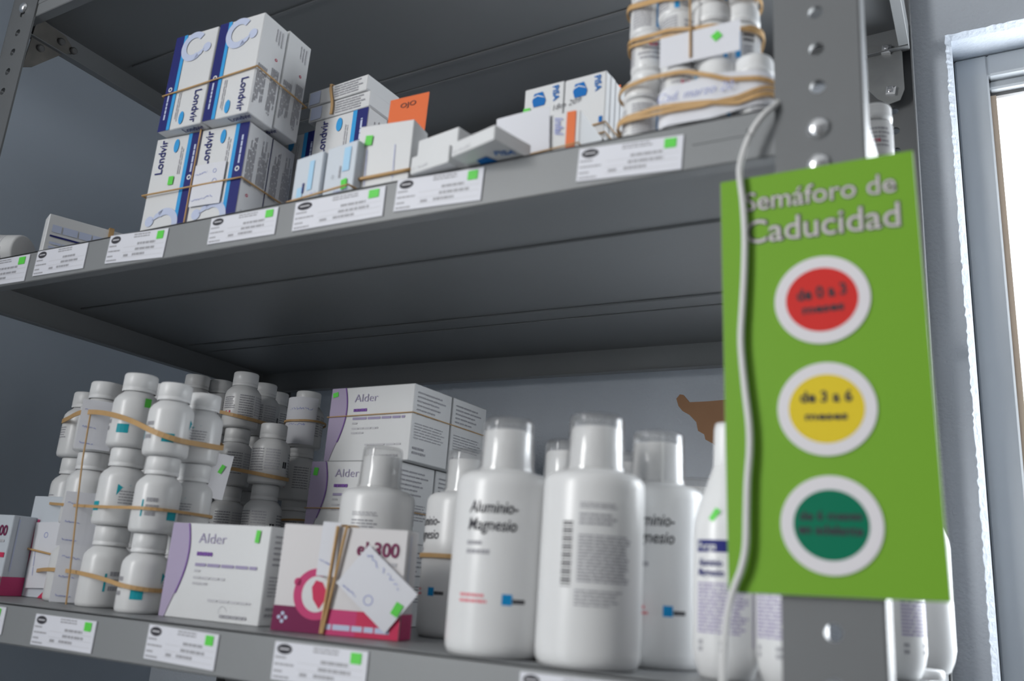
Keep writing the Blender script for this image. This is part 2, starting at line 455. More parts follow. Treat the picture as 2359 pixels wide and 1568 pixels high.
# aluminium window set back in the opening
FY = WALL_Y + 0.047
fx0, fx1, fz0, fz1 = WX0 + 0.0062, WX1 - 0.001, WZ0 + 0.001, WZ1 - 0.004
FWD = 0.032
wf = MB()
wf.box((fx0, FY, fz0), (fx0 + FWD, FY + 0.05, fz1), ALU, 0.002)
wf.box((fx1 - FWD, FY, fz0), (fx1, FY + 0.05, fz1), ALU, 0.002)
wf.box((fx0 + FWD, FY, fz1 - 0.026), (fx1 - FWD, FY + 0.05, fz1), ALU, 0.002)
wf.box((fx0 + FWD, FY, fz0), (fx1 - FWD, FY + 0.05, fz0 + FWD), ALU, 0.002)
wf.box((fx0 + FWD, FY + 0.012, fz1 - 0.036), (fx1 - FWD, FY + 0.045, fz1 - 0.026), ALU, 0.002)
wf.box((fx0 - 0.0005, FY + 0.006, fz0), (fx0 + 0.006, FY + 0.012, fz1), ALU)
win = wf.build('window_1'); win['kind'] = 'structure'
g = MB(); g.box((fx0 + FWD, FY + 0.022, fz1 - 0.040), (fx1 - FWD, FY + 0.028, fz1 - 0.036), GASKET); g.build('gasket', win)
g = MB(); g.box((fx0 + FWD, FY + 0.020, fz0 + FWD), (fx0 + FWD + 0.006, FY + 0.030, fz1 - 0.040), FRINGE); g.build('fringe_strip', win)  # tan blur fringe beside the bright pane, put in as a coloured strip
g = MB(); g.box((fx0 + FWD + 0.001, FY + 0.024, fz0 + FWD), (fx1 - FWD, FY + 0.027, fz1 - 0.038), PANE); g.build('pane', win)
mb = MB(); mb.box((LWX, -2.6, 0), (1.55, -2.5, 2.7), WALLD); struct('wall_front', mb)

# ---------------------------------------------------------------- the shelving unit
rack = empty('shelving_unit', pose(X0, 0, 0), 'grey painted steel shelving unit with perforated corner posts against the back wall', 'shelving')
IR = Matrix.Translation((-X0, 0, 0))
def part(mb, name, parent=rack, label=None):
    o = mb.build(name, parent)
    o.matrix_parent_inverse = Matrix() if parent is not rack else IR
    if label: o['label'] = label
    return o
PW = 0.0459; PT = 0.0018; PITCH = 0.02346; HR = 0.0041; PTOP = 2.42
def holed_plate(mb, x0, x1, z0, z1, y, hx, zs, r, m):
    """front plate with round holes, and the thickness of the sheet inside each hole"""
    cell = PITCH / 2
    zs = sorted(zs); edges = [z0]
    seg = 20
    for z in zs:
        if z - cell > edges[-1] + 1e-6: mb.poly([(x0, y, edges[-1]), (x1, y, edges[-1]), (x1, y, z - cell), (x0, y, z - cell)], m)
        ca = hx - cell; cb = hx + cell
        mb.poly([(x0, y, z - cell), (ca, y, z - cell), (ca, y, z + cell), (x0, y, z + cell)], m)
        mb.poly([(cb, y, z - cell), (x1, y, z - cell), (x1, y, z + cell), (cb, y, z + cell)], m)
        inn = []; out = []
        for k in range(seg):
            a = 2 * math.pi * k / seg + math.pi / 4
            c, s = math.cos(a), math.sin(a); mm = max(abs(c), abs(s))
            inn.append((hx + r * c, y, z + r * s)); out.append((hx + cell * c / mm, y, z + cell * s / mm))
        for k in range(seg):
            j = (k + 1) % seg
            mb.poly([inn[k], out[k], out[j], inn[j]], m)
            mb.poly([inn[j], (inn[j][0], y + PT, inn[j][2]), (inn[k][0], y + PT, inn[k][2]), inn[k]], m)
        edges.append(z + cell)
    mb.poly([(x0, y, edges[-1]), (x1, y, edges[-1]), (x1, y, z1), (x0, y, z1)], m)
def post(xa, xb, outer, yf, depth, zs, hx):
    mb = MB(); lo = yf if depth > 0 else yf
    holed_plate(mb, xa, xb, 0.0, PTOP, yf, hx, zs, HR, POSTM)
    holed_plate(mb, xa, xb, 0.0, PTOP, yf + PT, hx, zs, HR, POSTM)
    x = xb if outer > 0 else xa
    e = 0.0012
    y0, y1 = (yf, yf + depth) if depth > 0 else (yf + depth, yf + PT)
    mb.box((x - (PT if outer > 0 else 0), y0, 0), (x + (0 if outer > 0 else PT), y1, PTOP), POSTM, e * 0.6)
    xi = xa if outer > 0 else xb
    mb.box((min(xi, xi), yf + 0.0002, 0), (xi + (0.0006 if outer > 0 else -0.0006), yf + PT, PTOP), POSTM) if outer > 0 else mb.box((xi - 0.0006, yf + 0.0002, 0), (xi, yf + PT, PTOP), POSTM)
    return part(mb, 'post')
z_first = at(1877, 33, 'y', 0).z
zs = [z_first + k * PITCH for k in range(-62, 22)]
zs = [z for z in zs if 0.04 < z < PTOP - 0.03]
hx = -0.0716
p_fr = post(X1 - PW, X1, 1, -PT, 0.021, zs, hx)
p_fl = post(X0, X0 + PW, -1, -PT, 0.021, zs, X0 + PW * 0.5)
p_br = post(X1 - PW, X1, 1, DEPTH + 0.012, -0.014, zs, X1 - 0.021)
p_bl = post(X0, X0 + PW, -1, DEPTH + 0.012, -0.014, zs, X0 + PW * 0.5)
# bolts on the front posts
def bolt(x, y, z, parent, r=0.0062, ny=-1, square=False):
    mb = MB()
    prof = [(r * 0.98, 0), (r, 0.0006), (r * 0.93, 0.0018), (r * 0.7, 0.0030), (r * 0.35, 0.0037), (0.0004, 0.0039)]
    o = MB(); o.lathe(prof, ZINC, 20)
    for i, v in enumerate(o.v): o.v[i] = (x + v[0], y + ny * v[2], z + v[1])
    if square:
        o.box((x - r * 0.9, min(y, y + ny * 0.004), z - r * 0.9), (x + r * 0.9, max(y, y + ny * 0.004), z + r * 0.9), ZINC, 0.0008)
    b = o.build('bolt', parent); b.matrix_parent_inverse = Matrix(); b['label'] = 'zinc bolt'
    return b
b1 = at(1884, 295, 'y', -PT); b2 = at(1885, 378, 'y', -PT); b3 = at(1922, 1459, 'y', -PT)
for b in (b1, b2): bolt(b.x, -PT, b.z, p_fr)
for q in ((46, 18), (40, 25)): pass
b4 = at(47, 22, 'y', -PT); bolt(X0 + PW * 0.5, -PT, b4.z, p_fl)

PANEL = 0.0012
def shelf(ztop, name='shelf', slots=True, rise=0.0):
    zb = ztop - LIP
    mb = MB()
    xa, xb, ya, yb = X0 + PT + 0.0003, X1 - PT - 0.0003, 0.0, DEPTH
    mb.box((xa, ya, ztop - PANEL), (xb, yb, ztop), STEEL)
    # two pressed stiffening channels under the panel
    for (y0, y1, dp) in ((0.134, 0.139, 0.0022), (0.287, 0.292, 0.0022), (0.318, 0.322, 0.0014)):
        mb.box((xa + 0.02, y0, ztop - PANEL - dp), (xb - 0.02, y1, ztop - PANEL + 0.0002), STEEL, 0.0007)
    sh = part(mb, name)
    f = MB(); f.box((xa, ya, zb), (xb, ya + 0.0014, ztop + 0.0004), STEEL, 0.0005)
    f.box((xa, ya, zb), (xb, ya + 0.010, zb + 0.0012), STEEL, 0.0004)
    if slots:                                  # pressed slots at the ends of the lip
        for xs in (xa + 0.055, xb - 0.075):
            f.box((xs - 0.016, ya - 0.0006, zb + LIP * 0.50), (xs + 0.016, ya + 0.0005, zb + LIP * 0.66), GALV if False else STEEL, 0.0005)
    o = f.build('front_lip', sh); o.matrix_parent_inverse = Matrix()
    f = MB(); f.box((xa, yb - 0.0014, zb), (xb, yb, ztop), STEEL, 0.0005); f.box((xa, yb - 0.010, zb), (xb, yb, zb + 0.0012), STEEL, 0.0004)
    o = f.build('back_lip', sh); o.matrix_parent_inverse = Matrix()
    for x, sg in ((xa, 1), (xb, -1)):
        f = MB(); f.box((min(x, x + sg * 0.0014), ya + 0.002, zb), (max(x, x + sg * 0.0014), yb - 0.002, ztop - 0.0002), STEEL, 0.0005)
        f.box((min(x, x + sg * 0.010), ya + 0.012, zb), (max(x, x + sg * 0.010), yb - 0.012, zb + 0.0012), STEEL, 0.0004)
        o = f.build('side_lip', sh); o.matrix_parent_inverse = Matrix()
    if rise:                                   # this shelf was bolted a little higher at its right end
        for ob in [sh] + [c for c in bpy.data.objects if c.parent == sh]:
            for v in ob.data.vertices: v.co.z += (v.co.x - X0) * rise
    return sh
for zt in (L_TOP - 0.3055, L_TOP, M_TOP, T_TOP): shelf(zt, rise=0.027 if zt == T_TOP else 0.0)  # lowest shelf is unseen, added to block light under the low shelf
# corner gussets
def gusset_xz(pts, y, th, m, bolts, label, nut=0.0065):
    mb = MB(); n = len(pts)
    mb.poly([(x, y, z) for x, z in pts], m); mb.poly([(x, y + th, z) for x, z in pts][::-1], m)
    for i in range(n):
        a, b = pts[i], pts[(i + 1) % n]
        mb.poly([(a[0], y, a[1]), (a[0], y + th, a[1]), (b[0], y + th, b[1]), (b[0], y, b[1])], m)
    g = part(mb, 'corner_gusset', rack, label)
    for (x, z) in bolts:
        nb = MB(); c, s = math.cos(0.6), math.sin(0.6)
        nb.lathe([(nut, 0), (nut, 0.004), (nut * 0.55, 0.0045)], ZINC, 4); nb.lathe([(nut * 0.42, 0.004), (nut * 0.42, 0.008), (nut * 0.3, 0.0085)], ZINC, 14)
        for i, v in enumerate(nb.v): nb.v[i] = (x + v[0] * c - v[1] * s, y - v[2], z + v[0] * s + v[1] * c)
        nb.sm = [False] * len(nb.sm)
        o = nb.build('nut', g); o.matrix_parent_inverse = Matrix(); o['label'] = 'zinc bolt end with square nut'
gy = DEPTH - 0.004
ga = [at(*p, 'y', gy) for p in ((1998, 106), (2062, 106), (2078, 118), (2084, 205), (2074, 230), (2048, 240), (2022, 228), (1998, 205))]
nuts = [at(*p, 'y', gy) for p in ((2043, 117), (2053, 212))]
gusset_xz([(p.x, p.z) for p in ga][::-1], gy, 0.0015, GALV, [(p.x, p.z) for p in nuts], 'galvanised rounded corner gusset with two nuts')
# dirty triangular gusset in the front left corner
mb = MB()
gp = [at(*p, 'x', X0 + 0.006) for p in ((50, 155), (72, 155), (136, 128), (172, 121), (150, 85), (92, 42), (80, 60))]
th = 0.0014
P0 = [(p.x, p.y, p.z) for p in gp]; P1 = [(p.x + th, p.y, p.z) for p in gp]
mb.poly(P1, DIRTY); mb.poly(P0[::-1], DIRTY)
for i in range(len(P0)):
    j = (i + 1) % len(P0); mb.poly([P0[i], P0[j], P1[j], P1[i]], DIRTY)
g = part(mb, 'corner_gusset', rack, 'stained galvanised triangular gusset')
for p in ((140, 97), (168, 118), (92, 112)):
    q = at(*p, 'x', X0 + 0.0075); nb = MB(); nb.lathe([(0.004, 0), (0.004, 0.003), (0.0025, 0.0035)], GASKET, 12)
    for i, v in enumerate(nb.v): nb.v[i] = (q.x + v[2], q.y + v[0], q.z + v[1])
    o = nb.build('nut', g); o.matrix_parent_inverse = Matrix(); o['label'] = 'dark nut'
# ---------------------------------------------------------------- label cards on the shelf lips
def card(TL, TR, BL, label, seed, sticker=True, frac=1.0):
    y = -0.0013
    a, b, c = at(*TL, 'y', y), at(*TR, 'y', y), at(*BL, 'y', y)
    U = (b - a); W_ = U.length; H_ = (a - c).length
    ang = math.atan2(U.z, U.x)
    ca, sa = math.cos(ang), math.sin(ang)
    o3 = Vector((a.x + sa * H_, y, a.z - ca * H_))
    M = Matrix.Translation(o3) @ Matrix.Rotation(-ang, 4, 'Y')
    mb = MB(); mb.box((0, 0.0003, 0), (W_, 0.0011, H_), CARDP)
    f = Face(mb, (0, 0.0003, 0), (1, 0, 0), (0, 0, 1), 0.00008)
    w_, h_ = W_, H_; rnd = random.Random(seed)
    f.ell(w_ * .115, h_ * .82, w_ * .085, h_ * .135, DARK)
    f.text('MSP', w_ * .115, h_ * .785, h_ * .10, LGREY, 1, centre=True, bold=0.01) if False else f.rect(w_ * .06, h_ * .80, w_ * .17, h_ * .845, LGREY, 1)
    f.lines(w_ * .43, h_ * .80, w_ * .72, h_ * .97, 2, GREYI, rag=.1, fill=.55)
    for k, v in enumerate((.58, .40, .22, .07)): f.lines(w_ * .02, h_ * v, w_ * (.15, .24, .12, .2)[k], h_ * (v + .06), 1, GREYI, fill=.9, rag=0.05)
    for v in (.50, .32, .14): f.rect(w_ * .28, h_ * v, w_ * .97, h_ * (v + .012), LGREY)
    x = rnd.uniform(.0, .05)
    f.lines(w_ * (.50 + x), h_ * .57, w_ * (.84 - x), h_ * .66, 1, GREYI, fill=.95, rag=0.02)
    f.lines(w_ * (.48 + x), h_ * .38, w_ * (.82 + x), h_ * .47, 1, GREYI, fill=.95, rag=0.02)
    f.lines(w_ * .46, h_ * .20, w_ * (.66 + x), h_ * .29, 1, GREYI, fill=.95, rag=0.02)
    f.lines(w_ * .31, h_ * .19, w_ * .39, h_ * .28, 1, GREYI, fill=.95, rag=0.02)
    o = mb.build('label_card', None, M); tag(o, label, 'label', 'shelf label cards')
    if sticker:
        sb = MB(); s_ = Face(sb, (0, 0.0003, 0), (1, 0, 0), (0, 0, 1), 0.0004)
        u, v = w_ * .885, h_ * .80; s_.rect(u - w_ * .055, v - h_ * .14, u + w_ * .055, v + h_ * .14, GREEN)
        q_ = sb.build('sticker', o); q_['label'] = 'green sticker'
    return o
card((-62, 608), (69, 585), (-76, 666), 'white label card cut by the left photo edge on the middle shelf lip', 1)
card((87, 579), (203, 558), (71, 636), 'white label card under the blue printed flat box on the middle shelf', 2, False)
card((255, 543), (388, 524.5), (240, 607), 'white label card left of the tall carton stack on the middle shelf lip', 3)
card((487, 503), (641, 475.5), (475, 563), 'white label card below the tall carton stack on the middle shelf lip', 4)
card((681, 467), (888, 427), (673, 532), 'white label card below the two pale blue boxes on the middle shelf', 5)
card((916, 415), (1115, 384), (910, 486), 'white label card below the tilted plain white boxes on the middle shelf', 6)
card((1334.6, 343), (1574.7, 309), (1332, 417), 'white label card nearest the sign on the middle shelf lip', 7)
card((-140, 1382), (14, 1398.5), (-155, 1441), 'white label card at the far left end of the low shelf lip', 8)
card((83, 1412.7), (222, 1431), (68, 1483), 'white label card below the banded white bottles on the low shelf', 9)
card((344, 1437), (504, 1461.7), (334, 1516), 'white label card below the lilac edged carton on the low shelf', 10)
card((634, 1476), (848, 1501), (621, 1563), 'white label card below the red and white carton on the low shelf', 11)
card((1198, 1546), (1440, 1575), (1188, 1640), 'white label card at the bottom photo edge under the large bottles', 12, False)

# ---------------------------------------------------------------- middle shelf
PRINT = {}
def lond(mb, w_, d_, h_, flip=False, rightart=True, note=False):
    f = front(mb, w_, d_, h_, flip)
    f.rect(w_ * .795, 0.0004, w_ - 0.0003, h_ - 0.0004, NAVY)
    f.rect(w_ * .72, 0.0004, w_ * .795, h_ - 0.0004, CYAN)
    f.text('Londvir', w_ * .26, h_ * .645, h_ * .118, NAVY, 1, rot=90, bold=0.008, width=h_ * .33)
    f.ell(w_ * .48, h_ * .90, w_ * .055, h_ * .065, CYAN, 1)
    f.lines(w_ * .58, h_ * .62, w_ * .66, h_ * .95, 2, LGREY, vert=True)
    f.lines(w_ * .86, h_ * .62, w_ * .93, h_ * .92, 1, PERI, 1, vert=True)
    f.ring(w_ * .885, h_ * .57, h_ * .012, h_ * .024, CARTON, 1)
    # pale swirl emblem: open ring with a round head
    f.ring(w_ * .52, h_ * .155, w_ * .17, w_ * .29, PERI, 1, -2.4, 2.2, sy=1.0)
    f.ell(w_ * .19, h_ * .20, w_ * .09, w_ * .09, PERI, 1)
    f.poly([(w_ * .24, h_ * .20), (w_ * .40, h_ * .235), (w_ * .46, h_ * .30), (w_ * .30, h_ * .26)], PERI, 1)
    if rightart:
        r = right(mb, w_, d_, h_, flip)
        r.lines(d_ * .10, h_ * .45, d_ * .40, h_ * .95, 5, GREYI, vert=True, rag=.4)
        r.lines(d_ * .55, h_ * .50, d_ * .92, h_ * .95, 6, GREYI, vert=True, rag=.5)
        r.lines(d_ * .12, h_ * .06, d_ * .45, h_ * .22, 3, LGREY, vert=True)
        r.ring(d_ * .30, h_ * .36, 0.0008, 0.0014, CRIM)
    b = bottom(mb, w_, d_, h_)
    if flip: b.text('Londvir', w_ * .52, d_ * .74, d_ * .25, NAVY, 1, bold=0.01)
    t = top(mb, w_, d_, h_)
    t.lines(w_ * .15, d_ * .2, w_ * .7, d_ * .8, 3, LGREY)
LW, LD, LH = 0.0541, 0.0308, 0.1024
names = (('left', 'right'), ('front', 'rear'))
Mlow = pose(-0.6491, 0.020, M_TOP, 0.0817)
for i in (0, 1):
    for j in (0, 1):
        M = Mlow @ Matrix.Translation((i * 0.0547, j * 0.0313 + (0.0012 if i == 0 else 0), 0))
        carton(M, LW, LD, LH, 'white carton with navy stripe on its right, %s %s of the lower stacked four' % (names[1][j], names[0][i]),
               lond, 'navy striped cartons in the tall stack', stickers=((LW * .50, LH * .565, .0058, .0082, 0),) if (i == 0 and j == 0) else ())
Mup = pose(-0.6375, 0.013, M_TOP + LH + 0.0006, 0.035, -0.012, 0)
for i in (0, 1):
    for j in (0, 1):
        M = Mup @ Matrix.Translation((i * 0.0547 - 0.002, j * 0.0318, 0.003 * j))
        carton(M, LW * 0.97, LD, LH * 0.965, 'upside down white carton with navy stripe, %s %s of the upper stacked four' % (names[1][j], names[0][i]),
               lambda mb, a, b, c: lond(mb, a, b, c, True), 'navy striped cartons in the tall stack')
def boxloop(M, x0, x1, y0, y1, z, label, dz=0.0, r=0.0008, extra=None):
    e = 0.0012
    P = [(x0 - e, y0 - e, z), (x1 + e, y0 - e, z + dz), (x1 + e, y1 + e, z + dz * .6), (x0 - e, y1 + e, z)]
    Q = []
    for i in range(4):
        a, b = Vector(P[i]), Vector(P[(i + 1) % 4])
        for k in range(8): Q.append(M @ (a + (b - a) * k / 8))
    return loop(Q, label, r)
boxloop(Mlow, 0, 0.1094, -0.0006, 0.0626, LH * .445, 'thin tan rubber band level round the lower navy striped cartons', 0.003)
boxloop(Mup, -0.002, 0.1070, 0, 0.0632, LH * .36, 'thin tan rubber band level round the upper navy striped cartons', 0.006)
# upright rubber band over the lower four
xm = 0.0544
P = [(xm, -0.0012, 0.0012), (xm, -0.0012, LH), (xm, 0.031, LH + 0.0004), (xm, 0.0635, LH), (xm, 0.0635, 0.0012)]
Q = []
for a, b in zip(P, P[1:]):
    for k in range(6): Q.append(Mlow @ (Vector(a) + (Vector(b) - Vector(a)) * k / 6))
mbx = MB(); mbx.tube([q_ for q_ in Q if True], 0.0008, RUBBER, False, 6); tag(mbx.build('rubber_band'), 'thin tan rubber band running upright between the lower navy striped cartons', 'rubber band', 'rubber bands round the bundles')
# paper slip under the band
def slip(M, w_, h_, label, art=None, sticker=None, curl=0.002, name='paper_slip', m=PAPER, cat='paper'):
    mb = MB(); n = 6; vs = []; fs = []
    for j in range(2):
        for i in range(n + 1):
            x = w_ * i / n; vs.append((x, -curl * math.sin(math.pi * i / n) * .5 - 0.0002, h_ * j))
    for j in range(2):
        for i in range(n + 1):
            x = w_ * i / n; vs.append((x, -curl * math.sin(math.pi * i / n) * .5 + 0.0001, h_ * j))
    k = n + 1
    for i in range(n):
        fs.append((i, i + 1, k + i + 1, k + i)); fs.append((2 * k + i, 3 * k + i, 3 * k + i + 1, 2 * k + i + 1))
    fs += [tuple(range(k, 2 * k)) + tuple(range(4 * k - 1, 3 * k - 1, -1)), tuple(range(k - 1, -1, -1)) + tuple(range(2 * k, 3 * k)), (0, k, 3 * k, 2 * k), (n, 2 * k + n, 3 * k + n, k + n)]
    mb.add(vs, fs, m)
    o = mb.build(name, None, M); tag(o, label, cat)
    pb = MB(); f = Face(pb, (0, -0.0002 - curl * .5, 0), (1, 0, 0), (0, 0, 1), 0.0002)
    if art:
        art(f, w_, h_); o2 = pb.build('handwriting', o); o2['label'] = 'ballpoint handwriting'
    if sticker:
        sb = MB(); f = Face(sb, (0, -0.0002 - curl * .5, 0), (1, 0, 0), (0, 0, 1), 0.0005)
        u, v, a, b, rot = sticker; ca, sa = math.cos(math.radians(rot)), math.sin(math.radians(rot))
        f.poly([(u + x * a / 2 * ca - y * b / 2 * sa, v + x * a / 2 * sa + y * b / 2 * ca) for x, y in ((-1, -1), (1, -1), (1, 1), (-1, 1))], GREEN)
        q_ = sb.build('sticker', o); q_['label'] = 'fluorescent green sticker'
    return o
def scribble(f, u0, v0, u1, v1, seed, m=BALL, amp=1.0, w_=0.0005):
    """a line of loose handwriting"""
    rnd = random.Random(seed); n = 26; pr_ = None
    for k in range(n):
        t = k / (n - 1); u = u0 + (u1 - u0) * t; hh = math.hypot(u1 - u0, v1 - v0) * .06 * amp
        v = v0 + (v1 - v0) * t + hh * rnd.uniform(-1, 1)
        if pr_ and rnd.random() > .15:
            d = Vector((u - pr_[0], v - pr_[1])); nrm = Vector((-d.y, d.x)).normalized() * w_ / 2
            f.poly([(pr_[0] + nrm.x, pr_[1] + nrm.y), (pr_[0] - nrm.x, pr_[1] - nrm.y), (u - nrm.x, v - nrm.y), (u + nrm.x, v + nrm.y)], m, 1)
        pr_ = (u, v)
def note1(f, w_, h_):
    scribble(f, w_ * .05, h_ * .75, w_ * .45, h_ * .80, 5); scribble(f, w_ * .05, h_ * .12, w_ * .75, h_ * .2, 6)
    f.ring(w_ * .72, h_ * .55, .002, .0025, BALL); f.ring(w_ * .68, h_ * .80, .0015, .002, BALL)
slip(Mlow @ Matrix.Translation((0.0565, -0.0014, LH * .27)), 0.0340, 0.0390, 'white paper slip with pale blue handwriting banded onto the lower navy striped carton', note1, curl=0.0006)

# second bundle of the same cartons
M2 = pose(-0.5250, 0.0885, M_TOP + 0.0280, -0.044)
carton(pose(-0.585, 0.0935, M_TOP, -0.03), 0.120, 0.040, 0.0275, 'white carton lying flat under the second bundle of navy striped cartons', None, 'navy striped cartons in the second bundle')
carton(M2, 0.0640, 0.026, LH, 'white carton with navy stripe standing right of the tall stack, behind pale boxes', lond, 'navy striped cartons in the second bundle')
carton(M2 @ Matrix.Translation((-0.0645, 0.0062, 0)), 0.0640, 0.026, LH - 0.004, 'white carton with navy stripe, half hidden by the tall stack', lond, 'navy striped cartons in the second bundle')
def lying(mb, w_, d_, h_):
    f = front(mb, w_, d_, h_)
    f.lines(w_ * .45, h_ * .1, w_ * .95, h_ * .9, 5, GREYI); f.rect(w_ * .04, h_ * .1, w_ * .22, h_ * .9, PERI)
    r = right(mb, w_, d_, h_); r.rect(d_ * .02, h_ * .05, d_ * .96, h_ * .1, LGREY)
for k in (0, 1):
    carton(M2 @ Matrix.Translation((-0.010 - 0.004 * k, 0.0, LH + 0.0006 + k * 0.0165)) @ Matrix.Rotation(-0.02 * k, 4, 'Z'), 0.0735, 0.044, 0.0160,
           ('lower', 'upper')[k] + ' of the two white cartons lying flat on the second bundle, text side out', lying, 'navy striped cartons in the second bundle', body=CARTON)
P = []
for k in range(9): t = k / 8; P.append(M2 @ Vector((0.020 - 0.004 * t + 0.0012 * math.sin(5 * t), -0.0016, LH + 0.002 + 0.0315 * t)))
P.append(M2 @ Vector((0.0145, 0.003, LH + 0.0345))); P.append(M2 @ Vector((0.013, 0.05, LH + 0.0345)))
mbx = MB(); mbx.tube(P, 0, RUBBER, False, flat=(0.0012, 0.0026)); tag(mbx.build('rubber_band'), 'flat tan rubber band over the two cartons lying on the second bundle', 'rubber band', 'rubber bands round the bundles')

# orange reminder card behind
oc = at(887, 300, 'y', 0.062)
Mo = pose(oc.x, 0.062, M_TOP, 0.0, 0.0, 0.02)
mb = MB(); hh = at(890, 234, 'y', 0.062).z - M_TOP; ww = at(977, 222, 'y', 0.062).x - at(890, 234, 'y', 0.062).x
mb.box((0, 0, 0), (ww, 0.0006, hh), ORANGE)
oj = mb.build('reminder_card', None, Mo); tag(oj, 'bright orange card with black lettering standing behind the white boxes', 'card')
mb = MB(); f = Face(mb, (0, 0, 0), (1, 0, 0), (0, 0, 1), 0.0003)
f.text('OJO', ww * .30, hh - 0.0098, 0.0060, DARK, 1, rot=3, bold=0.0, width=ww * .40)
mb.build('lettering', oj)

# two pale boxes with light blue marks
def pale(mb, w_, d_, h_):
    f = front(mb, w_, d_, h_)
    f.rect(w_ * .55, h_ * .25, w_ * .72, h_ * .85, SKYB); f.rect(w_ * .20, h_ * .1, w_ * .40, h_ * .35, SKYB)
    f.text('For xx', w_ * .5, h_ * .22, h_ * .09, NAVY, 1, rot=95) if False else f.lines(w_ * .36, h_ * .22, w_ * .44, h_ * .45, 1, NAVY, 1, vert=True, fill=.8)
    scribble(f, w_ * .1, h_ * .08, w_ * .9, h_ * .16, 8)
def pale2(mb, w_, d_, h_):
    f = front(mb, w_, d_, h_)
    f.rect(w_ * .60, h_ * .45, w_ * .82, h_ * .90, SKYB); f.ring(w_ * .30, h_ * .40, h_ * .03, h_ * .04, GREYI, 1, n=4)
    f.lines(w_ * .48, h_ * .35, w_ * .54, h_ * .62, 1, GREYI, 1, vert=True, fill=.8); scribble(f, w_ * .1, h_ * .06, w_ * .9, h_ * .12, 9)
carton(pose(-0.4590, 0.008, M_TOP, -0.120), 0.0310, 0.05, 0.0405, 'small pale box with light blue stripe, left of the pair before the second bundle', pale, 'pale boxes with light blue marks', CARTON_B)
carton(pose(-0.4278, 0.0075, M_TOP, -0.120), 0.0325, 0.05, 0.0430, 'small pale box with green sticker low at its right, right of the pair', pale2, 'pale boxes with light blue marks', CARTON_B, stickers=((0.0235, 0.0085, .0060, .0080, 8),))
boxloop(pose(-0.4590, 0.008, M_TOP, -0.120), 0, 0.064, -0.001, 0.05, 0.0035, 'tan rubber band low round the two pale boxes')

# plain box with sticker
def whiteg(mb, w_, d_, h_):
    f = front(mb, w_, d_, h_)
    scribble(f, w_ * .22, h_ * .15, w_ * .20, h_ * .62, 3); scribble(f, w_ * .72, h_ * .18, w_ * .70, h_ * .66, 4)
Mg = pose(-0.4014, 0.010, M_TOP, 0.1246)
carton(Mg, 0.0465, 0.0225, 0.0576, 'plain white box with green sticker upper left, before the orange card', whiteg, stickers=((0.0098, 0.0445, .0060, .0080, -4),))
boxloop(Mg, 0, 0.0465, 0, 0.0225, 0.0125, 'wide tan rubber band low round the plain white box', 0.0035, 0.0013)

# three white boxes tipped out over the lip
def tip(mb, w_, d_, h_):
    f = front(mb, w_, d_, h_); scribble(f, w_ * .05, h_ * .25, w_ * .45, h_ * .30, 12, LGREY)
    b = bottom(mb, w_, d_, h_)
    b.poly([(w_ * .20, d_ * .30), (w_ * .28, d_ * .62), (w_ * .50, d_ * .62), (w_ * .56, d_ * .30), (w_ * .40, d_ * .18)], BLUE)
    b.text('PiSA', w_ * .66, d_ * .55, d_ * .22, BLUE, 1, rot=-30, bold=0.02)
carton(pose(-0.3477, 0.0125, M_TOP + 0.0140, -0.1762), 0.0396, 0.030, 0.0225, 'plain white box on top behind, upper left of the three tilted boxes', tip, 'tilted plain white boxes')
carton(pose(-0.3395, -0.0040, M_TOP + 0.0002, -0.1781), 0.0366, 0.036, 0.0135, 'plain white box lying lowest, front left of the three tilted boxes', tip, 'tilted plain white boxes')
carton(pose(-0.2990, -0.0150, M_TOP + 0.0002, -0.2700), 0.0405, 0.034, 0.0108, 'white box with blue emblem underneath, jutting out over the lip', tip, 'tilted plain white boxes')

# folded box with orange stripe
def infal(mb, w_, d_, h_):
    f = front(mb, w_, d_, h_)
    f.rect(w_ * .84, 0.0004, w_ * .945, h_ - 0.0004, ORANGEI); f.text('Infal', w_ * .70, h_ * .92, h_ * .20, BALL, 1, rot=-86, shear=.3, bold=0.02)
    f.rect(0.0004, h_ * .75, w_ * .02, h_ * .98, ORANGEI); f.ring(w_ * .45, h_ * .22, .0010, .0014, BALL)
Mi = pose(-0.2865, 0.020, M_TOP, 0.0391)
carton(Mi, 0.0620, 0.044, 0.0400, 'white box with orange stripe at its right end, before the blue emblem boxes', infal)
slip(Mi @ Matrix.Translation((0.002, -0.0016, 0.001)) @ Matrix.Rotation(-0.05, 4, 'Y'), 0.0400, 0.0425, 'blank white paper slip banded to the orange striped box', None, curl=0.001)
boxloop(Mi, 0, 0.062, -0.003, 0.044, 0.0085, 'thin tan rubber band low round the orange striped box', 0.0045, 0.0006)

# boxes with blue emblem, two wide and four deep
def pisa(mb, w_, d_, h_):
    f = front(mb, w_, d_, h_)
    cx, cy = w_ * .38, h_ * .885
    f.poly([(cx - .0055, cy - .001), (cx - .004, cy + .005), (cx + .003, cy + .0055), (cx + .006, cy - .002), (cx + .005, cy - .006), (cx - .004, cy - .0062)], BLUE)
    f.poly([(cx - .0052, cy + .0022), (cx - .001, cy + .0035), (cx + .0045, cy + .0008), (cx + .005, cy + .0000), (cx - .001, cy + .0025), (cx - .005, cy + .0010)], CARTON, 1)
    f.text('PiSA', w_ * .72, h_ * .965, h_ * .075, BLUE, 1, rot=-85, bold=0.02, width=0.0125)
    r = right(mb, w_, d_, h_); r.rect(d_ * .90, 0.002, d_ * .96, h_ - 0.002, LGREY)
def pisa_b(mb, w_, d_, h_):
    pisa(mb, w_, d_, h_); front(mb, w_, d_, h_).rect(w_ * .86, h_ * .56, w_ * .94, h_ * .61, BLUE)
